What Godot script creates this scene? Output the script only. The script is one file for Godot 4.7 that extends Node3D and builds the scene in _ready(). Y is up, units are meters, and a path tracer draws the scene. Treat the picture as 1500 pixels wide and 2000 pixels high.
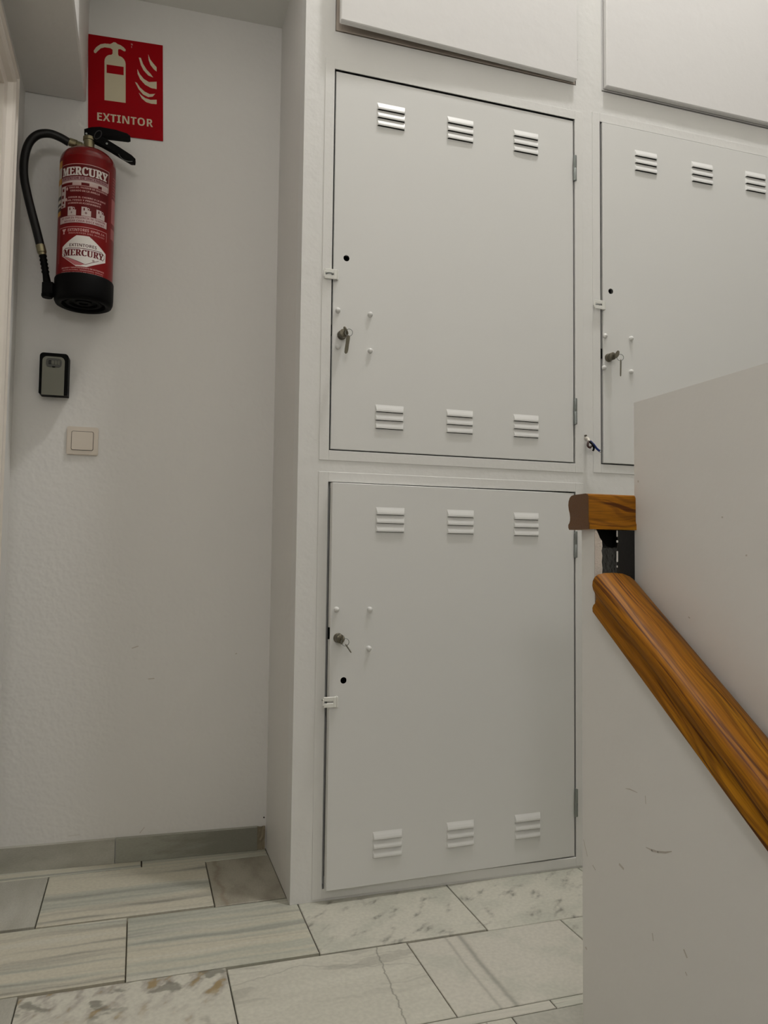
extends Node3D

# ---------------------------------------------------------------- shape helpers
var M := {}

class Shape:
	var st := SurfaceTool.new()
	func _init():
		st.begin(Mesh.PRIMITIVE_TRIANGLES)
	# one triangle; wound so that it faces along n (front faces run clockwise)
	func tri(a: Vector3, b: Vector3, c: Vector3, na: Vector3, nb: Vector3, nc: Vector3, ua := Vector2.ZERO, ub := Vector2.ZERO, uc := Vector2.ZERO):
		var f := (c - a).cross(b - a)
		if f.length_squared() < 1e-20:
			return
		var p := [[a, na, ua], [b, nb, ub], [c, nc, uc]]
		if f.dot(na + nb + nc) < 0.0:
			p = [p[0], p[2], p[1]]
		for q in p:
			st.set_normal(q[1])
			st.set_uv(q[2])
			st.add_vertex(q[0])
	func face(pts: Array, out: Vector3, uvs: Array = []):
		var n: Vector3 = Vector3.ZERO
		for i in range(1, pts.size() - 1):
			var k: Vector3 = (pts[i] - pts[0]).cross(pts[i + 1] - pts[0])
			if k.length_squared() > n.length_squared():
				n = k
		n = n.normalized()
		if n.dot(out) < 0.0:
			n = -n
		for i in range(1, pts.size() - 1):
			if uvs.is_empty():
				tri(pts[0], pts[i], pts[i + 1], n, n, n)
			else:
				tri(pts[0], pts[i], pts[i + 1], n, n, n, uvs[0], uvs[i], uvs[i + 1])
	# box with chamfered edges; xf places it
	func box(c: Vector3, s: Vector3, b := 0.0, xf := Transform3D.IDENTITY):
		var h := s * 0.5
		b = minf(b, minf(h.x, minf(h.y, h.z)) * 0.9)
		var o: Vector3 = xf * c
		var cor := func(sx, sy, sz, ax) -> Vector3:
			var p := Vector3(sx * h.x, sy * h.y, sz * h.z)
			for k in 3:
				if k != ax:
					p[k] -= signf(p[k]) * b
			return xf * (c + p)
		for ax in 3:
			for sg in [-1, 1]:
				var q := []
				for e in [[-1, -1], [1, -1], [1, 1], [-1, 1]]:
					var v := [0, 0, 0]
					v[ax] = sg
					v[(ax + 1) % 3] = e[0]
					v[(ax + 2) % 3] = e[1]
					q.append(cor.call(v[0], v[1], v[2], ax))
				var ce: Vector3 = (q[0] + q[2]) * 0.5
				face(q, ce - o)
		if b > 0.0:
			for ax in 3:
				var a1 := (ax + 1) % 3
				var a2 := (ax + 2) % 3
				for s1 in [-1, 1]:
					for s2 in [-1, 1]:
						var q := []
						for e in [[-1, a1], [1, a1], [1, a2], [-1, a2]]:
							var v := [0, 0, 0]
							v[ax] = e[0]
							v[a1] = s1
							v[a2] = s2
							q.append(cor.call(v[0], v[1], v[2], e[1]))
						face(q, (q[0] + q[1] + q[2] + q[3]) * 0.25 - o)
			for sx in [-1, 1]:
				for sy in [-1, 1]:
					for sz in [-1, 1]:
						var q := [cor.call(sx, sy, sz, 0), cor.call(sx, sy, sz, 1), cor.call(sx, sy, sz, 2)]
						face(q, (q[0] + q[1] + q[2]) / 3.0 - o)
	func span(x0, x1, y0, y1, z0, z1, b := 0.0):
		box(Vector3((x0 + x1) * 0.5, (y0 + y1) * 0.5, (z0 + z1) * 0.5), Vector3(x1 - x0, y1 - y0, z1 - z0), b)
	# profile of [radius, height] turned about the y axis of xf; sharp corners stay sharp
	func lathe(prof: Array, seg := 48, xf := Transform3D.IDENTITY, a0 := 0.0, a1 := TAU, u0 := 0.0, u1 := 1.0, flip := 1.0):
		var n := prof.size()
		var ns := []
		for i in n - 1:
			var d := Vector2(prof[i + 1][0] - prof[i][0], prof[i + 1][1] - prof[i][1])
			ns.append(Vector2(d.y, -d.x).normalized() * flip)
		var len := [0.0]
		for i in n - 1:
			len.append(len[i] + Vector2(prof[i + 1][0] - prof[i][0], prof[i + 1][1] - prof[i][1]).length())
		for i in n - 1:
			var na: Vector2 = ns[i]
			var nb: Vector2 = ns[i]
			if i > 0 and ns[i - 1].dot(ns[i]) > 0.6:
				na = (ns[i - 1] + ns[i]).normalized()
			if i < n - 2 and ns[i + 1].dot(ns[i]) > 0.6:
				nb = (ns[i + 1] + ns[i]).normalized()
			for k in seg:
				var t0 := lerpf(a0, a1, float(k) / seg)
				var t1 := lerpf(a0, a1, float(k + 1) / seg)
				var d0 := Vector3(sin(t0), 0, cos(t0))
				var d1 := Vector3(sin(t1), 0, cos(t1))
				var p := [xf * (d0 * prof[i][0] + Vector3.UP * prof[i][1]), xf * (d1 * prof[i][0] + Vector3.UP * prof[i][1]), xf * (d1 * prof[i + 1][0] + Vector3.UP * prof[i + 1][1]), xf * (d0 * prof[i + 1][0] + Vector3.UP * prof[i + 1][1])]
				var m := [xf.basis * (d0 * na.x + Vector3.UP * na.y), xf.basis * (d1 * na.x + Vector3.UP * na.y), xf.basis * (d1 * nb.x + Vector3.UP * nb.y), xf.basis * (d0 * nb.x + Vector3.UP * nb.y)]
				var uu0 := lerpf(u0, u1, float(k) / seg)
				var uu1 := lerpf(u0, u1, float(k + 1) / seg)
				var v0: float = 1.0 - len[i] / len[n - 1]
				var v1: float = 1.0 - len[i + 1] / len[n - 1]
				tri(p[0], p[1], p[2], m[0], m[1], m[2], Vector2(uu0, v0), Vector2(uu1, v0), Vector2(uu1, v1))
				tri(p[0], p[2], p[3], m[0], m[2], m[3], Vector2(uu0, v0), Vector2(uu1, v1), Vector2(uu0, v1))
	# round tube along points; radius may be an array
	func tube(pts: Array, r, seg := 10, closed := false):
		var n := pts.size()
		var rings := []
		var up := Vector3.UP
		for i in n:
			var a: Vector3 = pts[(i - 1 + n) % n] if closed else pts[maxi(i - 1, 0)]
			var b: Vector3 = pts[(i + 1) % n] if closed else pts[mini(i + 1, n - 1)]
			var t := (b - a).normalized()
			if absf(t.dot(up)) > 0.98:
				up = Vector3.RIGHT if absf(t.x) < 0.9 else Vector3.BACK
			var s := t.cross(up).normalized()
			var w := s.cross(t).normalized()
			up = w
			var ring := []
			for k in seg:
				var an := TAU * k / seg
				ring.append(s * cos(an) + w * sin(an))
			rings.append(ring)
		for i in (n if closed else n - 1):
			var j := (i + 1) % n
			var ri: float = r[i] if r is Array else r
			var rj: float = r[j] if r is Array else r
			var off := 0
			if closed and j == 0:
				var best := -2.0
				for k in seg:
					var q: float = rings[i][0].dot(rings[0][k])
					if q > best:
						best = q
						off = k
			for k in seg:
				var k1 := (k + 1) % seg
				var a: Vector3 = rings[i][k]
				var b: Vector3 = rings[i][k1]
				var c: Vector3 = rings[j][(k1 + off) % seg]
				var d: Vector3 = rings[j][(k + off) % seg]
				tri(pts[i] + a * ri, pts[i] + b * ri, pts[j] + c * rj, a, b, c)
				tri(pts[i] + a * ri, pts[j] + c * rj, pts[j] + d * rj, a, c, d)
		if not closed:
			for e in [0, n - 1]:
				var re: float = r[e] if r is Array else r
				var q := []
				for k in seg:
					q.append(pts[e] + rings[e][k] * re)
				face(q, pts[e] - pts[1 if e == 0 else n - 2])
	# closed outline (Vector2) swept straight from o along d; ax and bx carry the outline
	func sweep(prof: Array, o: Vector3, d: Vector3, ax: Vector3, bx: Vector3, smooth := 0.8, us := 1.0, vs := 1.0):
		var n := prof.size()
		var area := 0.0
		for i in n:
			area += prof[i].cross(prof[(i + 1) % n])
		var sg := 1.0 if area > 0 else -1.0
		var en := []
		for i in n:
			var e: Vector2 = prof[(i + 1) % n] - prof[i]
			en.append(Vector2(e.y, -e.x).normalized() * sg)
		var m := func(v: Vector2) -> Vector3: return (ax * v.x + bx * v.y)
		var nm := func(v: Vector2) -> Vector3:
			var w: Vector3 = ax * v.x + bx * v.y
			var dd := d.normalized()
			return (w - dd * w.dot(dd)).normalized()
		var run := 0.0
		for i in n:
			var j := (i + 1) % n
			var na: Vector2 = en[i]
			var nb: Vector2 = en[i]
			if en[(i - 1 + n) % n].dot(en[i]) > smooth:
				na = (en[(i - 1 + n) % n] + en[i]).normalized()
			if en[j].dot(en[i]) > smooth:
				nb = (en[j] + en[i]).normalized()
			var l: float = (prof[j] - prof[i]).length()
			var a: Vector3 = o + m.call(prof[i])
			var b: Vector3 = o + m.call(prof[j])
			var n0: Vector3 = nm.call(na)
			var n1: Vector3 = nm.call(nb)
			var ul := d.length() * us
			tri(a, b, b + d, n0, n1, n1, Vector2(0, run * vs), Vector2(0, (run + l) * vs), Vector2(ul, (run + l) * vs))
			tri(a, b + d, a + d, n0, n1, n0, Vector2(0, run * vs), Vector2(ul, (run + l) * vs), Vector2(ul, run * vs))
			run += l
		var idx := Geometry2D.triangulate_polygon(PackedVector2Array(prof))
		for e in [0.0, 1.0]:
			var cn := ax.cross(bx).normalized()
			if cn.dot(d) * (e - 0.5) < 0:
				cn = -cn
			for k in range(0, idx.size(), 3):
				var p: Vector2 = prof[idx[k]]
				var q: Vector2 = prof[idx[k + 1]]
				var r: Vector2 = prof[idx[k + 2]]
				tri(o + d * e + m.call(p), o + d * e + m.call(q), o + d * e + m.call(r), cn, cn, cn, p * 3.0, q * 3.0, r * 3.0)
	func done(m: Material) -> ArrayMesh:
		st.index()
		st.set_material(m)
		return st.commit()

func obj(called: String, s: Shape, m: Material, parent: Node = self) -> MeshInstance3D:
	var o := MeshInstance3D.new()
	o.name = called
	o.mesh = s.done(m)
	parent.add_child(o, true)
	return o

func share(called: String, mesh: Mesh, at: Vector3, parent: Node) -> MeshInstance3D:
	var o := MeshInstance3D.new()
	o.name = called
	o.mesh = mesh
	o.position = at
	parent.add_child(o, true)
	return o

func thing(called: String, label: String, category: String, at := Vector3.ZERO, group := "") -> Node3D:
	var o := Node3D.new()
	o.name = called
	add_child(o, true)
	o.position = at
	tag(o, label, category, group)
	return o

func tag(o: Node, label: String, category: String, group := ""):
	o.set_meta("label", label)
	o.set_meta("category", category)
	if group != "":
		o.set_meta("group", group)

func struct(called: String, s: Shape, m: Material, label := "") -> MeshInstance3D:
	var o := obj(called, s, m)
	o.set_meta("kind", "structure")
	if label != "":
		o.set_meta("label", label)
	return o

# ---------------------------------------------------------------- painting into images (print and veins)
func fill_tri(img: Image, a: Vector2, b: Vector2, c: Vector2, col: Color):
	var x0 := maxi(0, int(floor(minf(a.x, minf(b.x, c.x)))))
	var x1 := mini(img.get_width() - 1, int(ceil(maxf(a.x, maxf(b.x, c.x)))))
	var y0 := maxi(0, int(floor(minf(a.y, minf(b.y, c.y)))))
	var y1 := mini(img.get_height() - 1, int(ceil(maxf(a.y, maxf(b.y, c.y)))))
	var ar := (b - a).cross(c - a)
	if absf(ar) < 1e-6:
		return
	for y in range(y0, y1 + 1):
		for x in range(x0, x1 + 1):
			var p := Vector2(x + 0.5, y + 0.5)
			var w0 := (b - a).cross(p - a) / ar
			var w1 := (c - b).cross(p - b) / ar
			var w2 := (a - c).cross(p - c) / ar
			if w0 >= -0.001 and w1 >= -0.001 and w2 >= -0.001:
				img.set_pixel(x, y, col)

func fill_poly(img: Image, pts: Array, col: Color):
	var pk := PackedVector2Array(pts)
	var ix := Geometry2D.triangulate_polygon(pk)
	for k in range(0, ix.size(), 3):
		fill_tri(img, pk[ix[k]], pk[ix[k + 1]], pk[ix[k + 2]], col)

func fill_line(img: Image, pts: Array, w: float, col: Color):
	for i in pts.size() - 1:
		var d: Vector2 = (pts[i + 1] - pts[i]).normalized()
		var n := Vector2(-d.y, d.x) * w * 0.5
		d *= w * 0.3
		fill_poly(img, [pts[i] - d + n, pts[i + 1] + d + n, pts[i + 1] + d - n, pts[i] - d - n], col)

# words as print: the outlines of the letters, filled; box = left, top, width, height of the capitals
func words(img: Image, text: String, font: String, bold: bool, r: Rect2, col: Color):
	var tm := TextMesh.new()
	var f := SystemFont.new()
	f.font_names = PackedStringArray([font])
	f.font_weight = 700 if bold else 400
	tm.font = f
	tm.text = text
	tm.font_size = 64
	tm.pixel_size = 0.01
	tm.depth = 0.0
	tm.curve_step = 2.0
	var arr := tm.get_mesh_arrays()
	var v: PackedVector3Array = arr[Mesh.ARRAY_VERTEX]
	if v.is_empty():
		return
	var ix: PackedInt32Array = arr[Mesh.ARRAY_INDEX] if arr[Mesh.ARRAY_INDEX] != null else PackedInt32Array(range(v.size()))
	var lo := Vector2(1e9, 1e9)
	var hi := Vector2(-1e9, -1e9)
	for p in v:
		lo = lo.min(Vector2(p.x, p.y))
		hi = hi.max(Vector2(p.x, p.y))
	var sc := r.size / (hi - lo)
	for k in range(0, ix.size(), 3):
		var q := []
		for e in 3:
			var p := v[ix[k + e]]
			q.append(r.position + Vector2((p.x - lo.x) * sc.x, (hi.y - p.y) * sc.y))
		fill_tri(img, q[0], q[1], q[2], col)

func noise(seed: int, freq: float, oct := 3) -> FastNoiseLite:
	var n := FastNoiseLite.new()
	n.seed = seed
	n.noise_type = FastNoiseLite.TYPE_SIMPLEX_SMOOTH
	n.frequency = freq
	n.fractal_type = FastNoiseLite.FRACTAL_FBM
	n.fractal_octaves = oct
	return n

func bumps(seed: int, freq: float, strength: float, oct := 3) -> NoiseTexture2D:
	var t := NoiseTexture2D.new()
	t.width = 512
	t.height = 512
	t.seamless = true
	t.as_normal_map = true
	t.bump_strength = strength
	t.noise = noise(seed, freq, oct)
	return t

func paint(col: Color, rough: float, nt: Texture2D = null, scale := 2.0, ns := 0.5) -> StandardMaterial3D:
	var m := StandardMaterial3D.new()
	m.albedo_color = col
	m.roughness = rough
	if nt:
		m.normal_enabled = true
		m.normal_texture = nt
		m.normal_scale = ns
		m.uv1_triplanar = true
		m.uv1_world_triplanar = true
		m.uv1_scale = Vector3.ONE * scale
	return m

func marble(kind: int, seed: int) -> StandardMaterial3D:
	var w := 320
	var h := 240
	var img := Image.create(w, h, false, Image.FORMAT_RGB8)
	var n1 := noise(seed, 0.010, 4)
	var n2 := noise(seed + 11, 0.016, 5)
	var n3 := noise(seed + 23, 0.05, 4)
	var cream := Color(0.86, 0.84, 0.77)
	var pale := Color(0.88, 0.87, 0.82)
	var grey := Color(0.66, 0.65, 0.61)
	var green := Color(0.77, 0.78, 0.73)
	var dark := Color(0.43, 0.42, 0.38)
	var rust := Color(0.62, 0.50, 0.28)
	for y in h:
		for x in w:
			var c := pale
			var fx := float(x)
			var fy := float(y)
			if kind == 0:      # long streaks along the slab
				var wv := n1.get_noise_2d(fx * 0.25, fy * 0.7) * 22.0
				var s := n2.get_noise_2d(fx * 0.045 + 40.0, (fy + wv * 0.6) * 1.5)
				var s2 := n1.get_noise_2d(fx * 0.04, (fy + wv * 0.5) * 1.3 + 300.0)
				c = cream.lerp(green, smoothstep(-0.05, 0.35, s2))
				c = c.lerp(Color(0.62, 0.62, 0.59), smoothstep(0.22, 0.5, s2) * 0.7)
				c = c.lerp(grey, smoothstep(0.05, 0.5, s) * 0.6)
				c = c.lerp(dark, smoothstep(0.36, 0.6, s) * 0.6)
				c = c.lerp(pale, smoothstep(-0.15, -0.5, s) * 0.7)
			elif kind == 1:    # clouded white and grey with short smears
				var s := n1.get_noise_2d(fx * 0.8 + fy * 0.5, fy * 0.8 - fx * 0.3)
				var s2 := n2.get_noise_2d((fx - fy) * 0.6, (fx + fy) * 1.3)
				c = pale.lerp(green, smoothstep(-0.3, 0.6, s) * 0.55)
				c = c.lerp(grey, smoothstep(0.15, 0.6, s2) * 0.6)
				c = c.lerp(dark, smoothstep(0.42, 0.65, s2) * 0.5)
			elif kind == 2:    # rust and grey stains between white patches
				var s := n1.get_noise_2d(fx * 1.1, fy * 0.9)
				var s2 := n3.get_noise_2d(fx * 0.55 + fy * 0.25, fy * 0.35)
				var edge := smoothstep(130.0, 20.0, fy) + smoothstep(0.1, 0.45, s) * 0.4
				c = Color(0.88, 0.87, 0.82)
				c = c.lerp(Color(0.68, 0.655, 0.625), clampf(edge * smoothstep(-0.2, 0.35, s2), 0, 1) * 0.8)
				c = c.lerp(rust, clampf(edge * smoothstep(0.2, 0.5, s2), 0, 1) * 0.6)
				c = c.lerp(dark, clampf(edge * smoothstep(0.2, 0.5, n1.get_noise_2d(fx * 1.6 + 90.0, fy * 2.0)), 0, 1) * 0.6)
			elif kind == 3:    # pale with fine wavy hairlines along it
				var wv := n1.get_noise_2d(fx * 0.5, fy) * 30.0
				var s := n2.get_noise_2d(fx * 0.18, (fy + wv) * 1.7)
				c = Color(0.86, 0.85, 0.80).lerp(grey, smoothstep(0.10, 0.34, s) * 0.42 * smoothstep(200.0, 60.0, fy))
				c = c.lerp(pale, smoothstep(-0.1, -0.4, s))
				var dk := fx - 247.0 + (fy - 120.0) * 0.09 + n3.get_noise_2d(3.0, fy * 0.8) * 4.0
				c = c.lerp(dark, exp(-dk * dk / 1.2) * 0.6)
				var dl := fy - 30.0 - absf(fx - 120.0) * 0.25 + n2.get_noise_2d(fx * 0.8, 9.0) * 14.0
				c = c.lerp(grey, exp(-dl * dl / 2.0) * 0.5)
			elif kind == 4:    # creamy plain, one double grey band running across it
				var s := n1.get_noise_2d(fx, fy)
				c = Color(0.87, 0.855, 0.81).lerp(green, smoothstep(0.0, 0.5, s) * 0.4)
				var d := fx - 103.0 + n2.get_noise_2d(0.0, fy * 0.6) * 2.5
				c = c.lerp(grey, exp(-d * d / 22.0) * 0.85)
				var d2 := d + 27.0
				c = c.lerp(grey, exp(-d2 * d2 / 8.0) * 0.5)
			else:              # even greenish grey
				var s := n1.get_noise_2d(fx, fy)
				c = Color(0.79, 0.785, 0.745).lerp(Color(0.71, 0.70, 0.655), smoothstep(-0.6, 0.7, n1.get_noise_2d(fx * 0.5, fy * 0.4)))
				if kind == 6:
					c = Color(0.68, 0.68, 0.635).lerp(Color(0.56, 0.555, 0.51), smoothstep(40.0, 240.0, fx + s * 90.0))
				if kind == 7:
					c = Color(0.72, 0.70, 0.64).lerp(Color(0.63, 0.605, 0.545), smoothstep(-0.5, 0.6, n2.get_noise_2d(fx * 0.5, fy * 0.5)))
					var db := fx - 45.0 + n2.get_noise_2d(fy, 0.0) * 25.0
					c = c.lerp(Color(0.55, 0.49, 0.40), exp(-db * db / 120.0) * 0.5)
			c = c * (1.0 + n3.get_noise_2d(fx * 2.0, fy * 2.0) * 0.05)
			img.set_pixel(x, y, Color(clampf(c.r, 0, 1), clampf(c.g, 0, 1), clampf(c.b, 0, 1)))
	var m := StandardMaterial3D.new()
	m.albedo_texture = ImageTexture.create_from_image(img)
	m.albedo_color = Color(0.90, 0.90, 0.893)
	m.roughness = 0.32
	m.texture_repeat = false
	return m

func wood_material(tint: Color) -> StandardMaterial3D:
	var w := 1024
	var h := 192
	var img := Image.create(w, h, false, Image.FORMAT_RGB8)
	var n1 := noise(5, 0.02, 3)
	var n2 := noise(9, 0.05, 4)
	for y in h:
		for x in w:
			var fx := float(x)
			var fy := float(y)
			var wv := n1.get_noise_2d(fx * 0.05, fy * 0.35) * 26.0
			var g := n2.get_noise_2d(fx * 0.035, (fy + wv) * 1.5)
			var ring := sin((fy + wv) * 0.34 + n1.get_noise_2d(fx * 0.06, 50.0) * 7.0)
			var fine := n2.get_noise_2d(fx * 0.12, fy * 7.0 + 500.0)
			var c := Color(0.64, 0.415, 0.06)
			c = c.lerp(Color(0.74, 0.51, 0.07), smoothstep(-0.1, 0.5, n1.get_noise_2d(fx * 0.06 + 200.0, fy * 0.9)))
			c = c.lerp(Color(0.42, 0.25, 0.055), smoothstep(0.45, 1.0, ring) * 0.4)
			c = c.lerp(Color(0.30, 0.15, 0.035), smoothstep(0.15, 0.5, g) * 0.8)
			c = c * (1.0 + fine * 0.22)
			img.set_pixel(x, y, Color(clampf(c.r, 0, 1), clampf(c.g, 0, 1), clampf(c.b, 0, 1)))
	var m := StandardMaterial3D.new()
	m.albedo_texture = ImageTexture.create_from_image(img)
	m.albedo_color = tint
	m.roughness = 0.5
	m.metallic_specular = 0.3
	return m

# ---------------------------------------------------------------- the wall with the extinguisher: turned two degrees
const WA := Vector3(-0.335, 0, -0.4101)
const WANG := -0.0373
func wb(u: float, v: float, off := 0.0) -> Vector3:
	return WA + Vector3(0.9993, 0, 0.0373) * u + Vector3(-0.0373, 0, 0.9993) * off + Vector3.UP * v

func _ready():
	var cam := Camera3D.new()
	cam.name = "camera"
	cam.fov = rad_to_deg(2.0 * atan(1000.0 / 1490.0))
	cam.near = 0.02
	cam.position = Vector3(0, 0.877, 1.93)
	cam.rotation_order = EULER_ORDER_YXZ
	cam.rotation_degrees = Vector3(3.1756, -17.7436, 0.6861)
	add_child(cam)
	cam.current = true
	var we := WorldEnvironment.new()
	we.name = "surroundings"
	var env := Environment.new()
	env.background_mode = Environment.BG_COLOR
	env.background_color = Color(0, 0, 0)
	env.tonemap_mode = Environment.TONE_MAPPER_LINEAR
	env.tonemap_exposure = 0.295
	env.sdfgi_enabled = true
	env.ssao_enabled = true
	env.ssil_enabled = true
	we.environment = env
	add_child(we)
	unseen_lamp("unseen_lamp", Vector3(1.28, 4.685, 0.70), 0.11, 10.2, "unseen ceiling lamp out of view above the landing, placed to light the cupboard wall")  # out of view overhead; placed to light the cupboard wall
	unseen_lamp("unseen_wall_lamp", Vector3(-0.17, 2.1, 3.185), 0.155, 1.45, "unseen wall lamp out of view behind the camera, placed to light the left wall, beam and parapet", PI / 2)  # out of view behind the camera; lights left wall, beam and parapet

	make_materials()
	build_shell()
	build_floor()
	build_stair_walls()
	build_cupboards()
	build_back_wall_things()
	build_small_things()

func unseen_lamp(called, at: Vector3, r: float, e: float, label: String, turn := 0.0):
	var t := thing(called, label, "lamp", at)
	t.rotation.x = turn
	var g := StandardMaterial3D.new()
	g.albedo_color = Color(0.9, 0.9, 0.88)
	g.roughness = 0.4
	g.emission_enabled = true
	g.emission = Color(1.0, 0.95, 0.84)
	g.emission_energy_multiplier = 1.2
	var s := Shape.new()
	s.lathe([[0.0, -0.062], [r * 0.4, -0.058], [r * 0.75, -0.045], [r * 0.95, -0.02], [r, 0.0]], 32)
	obj("lamp_shade", s, g, t)
	s = Shape.new()
	s.lathe([[r + 0.004, -0.012], [r + 0.012, -0.008], [r + 0.012, 0.0149], [0.0, 0.0149]], 32)
	var bm := StandardMaterial3D.new()
	bm.albedo_color = Color(0.85, 0.85, 0.83)
	obj("base", s, bm, t)
	var l := OmniLight3D.new()
	l.name = "light"
	l.position = Vector3(0, -0.062 - 0.09, 0)
	l.light_color = Color(1.0, 0.991, 0.985)
	l.light_energy = 1.15 * e
	l.light_size = r * (0.8 if turn == 0.0 else 1.2)
	l.omni_range = 12.0
	l.omni_attenuation = 2.0
	l.shadow_enabled = true
	t.add_child(l)

func make_materials():
	var soft := bumps(3, 0.012, 5.0, 4)
	var stipple := bumps(7, 0.035, 6.0, 2)
	var brush := bumps(15, 0.02, 6.0, 4)
	M.wall = paint(Color(0.892, 0.886, 0.872), 0.6, stipple, 2.4, 0.15)
	M.plaster = paint(Color(0.892, 0.886, 0.872), 0.55, soft, 2.0, 0.25)
	M.stairs = paint(Color(0.915, 0.908, 0.893), 0.55, soft, 2.0, 0.2)  # plaster white, lightened to stand in for light on the stair walls
	M.front = paint(Color(0.893, 0.891, 0.88), 0.45, brush, 2.0, 0.14)
	M.ceiling = paint(Color(0.88, 0.88, 0.86), 0.8)
	M.unseen_dim = paint(Color(0.60, 0.595, 0.585), 0.8)  # dark tone for the unseen right wall, cuts bounced light
	M.unseen_dim2 = paint(Color(0.80, 0.79, 0.76), 0.7)  # unseen ceiling and rear wall, toned down to cut bounced light
	M.metal = paint(Color(0.88, 0.88, 0.87), 0.40)
	M.frame = paint(Color(0.89, 0.888, 0.876), 0.42, brush, 4.0, 0.12)
	M.gloss = paint(Color(0.89, 0.885, 0.88), 0.24, bumps(21, 0.016, 4.0, 4), 2.2, 0.12)
	M.trimwhite = paint(Color(0.90, 0.87, 0.83), 0.4)
	M.white_plastic = paint(Color(0.90, 0.90, 0.875), 0.35)
	M.switch = paint(Color(0.84, 0.80, 0.745), 0.35)
	M.groove = paint(Color(0.33, 0.30, 0.26), 0.6)
	M.void = paint(Color(0.06, 0.055, 0.05), 0.9)  # near-black painted in for the shade inside the vent openings
	M.inside = paint(Color(0.07, 0.065, 0.06), 0.9)  # near-black painted in for the shade inside the cupboards
	M.rawwood = paint(Color(0.70, 0.655, 0.61), 0.8)
	M.zinc = paint(Color(0.55, 0.57, 0.56), 0.38)
	M.zinc.metallic = 0.7
	M.lockm = paint(Color(0.42, 0.40, 0.35), 0.4)
	M.lockm.metallic = 0.8
	M.keym = paint(Color(0.46, 0.44, 0.38), 0.45)
	M.keym.metallic = 0.7
	M.brass = paint(Color(0.56, 0.53, 0.42), 0.35)
	M.brass.metallic = 0.8
	M.scuff = paint(Color(0.79, 0.765, 0.73), 0.6)
	M.hole = paint(Color(0.16, 0.14, 0.12), 0.9)
	M.black = paint(Color(0.03, 0.03, 0.03), 0.55)
	M.black.metallic_specular = 0.2
	M.rubber = paint(Color(0.03, 0.03, 0.028), 0.4)
	M.rubber.metallic_specular = 0.4
	M.blackpaint = paint(Color(0.045, 0.045, 0.042), 0.18, brush, 8.0, 0.6)
	M.red = paint(Color(0.455, 0.012, 0.025), 0.25)
	M.red.clearcoat_enabled = true
	M.red.clearcoat = 0.25
	M.red.clearcoat_roughness = 0.12
	M.joint = paint(Color(0.53, 0.49, 0.42), 0.9)
	M.wood = wood_material(Color(0.90, 0.885, 0.93))
	M.wood_end = paint(Color(0.38, 0.235, 0.085), 0.45, bumps(31, 0.05, 5.0, 3), 14.0, 0.5)

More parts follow.
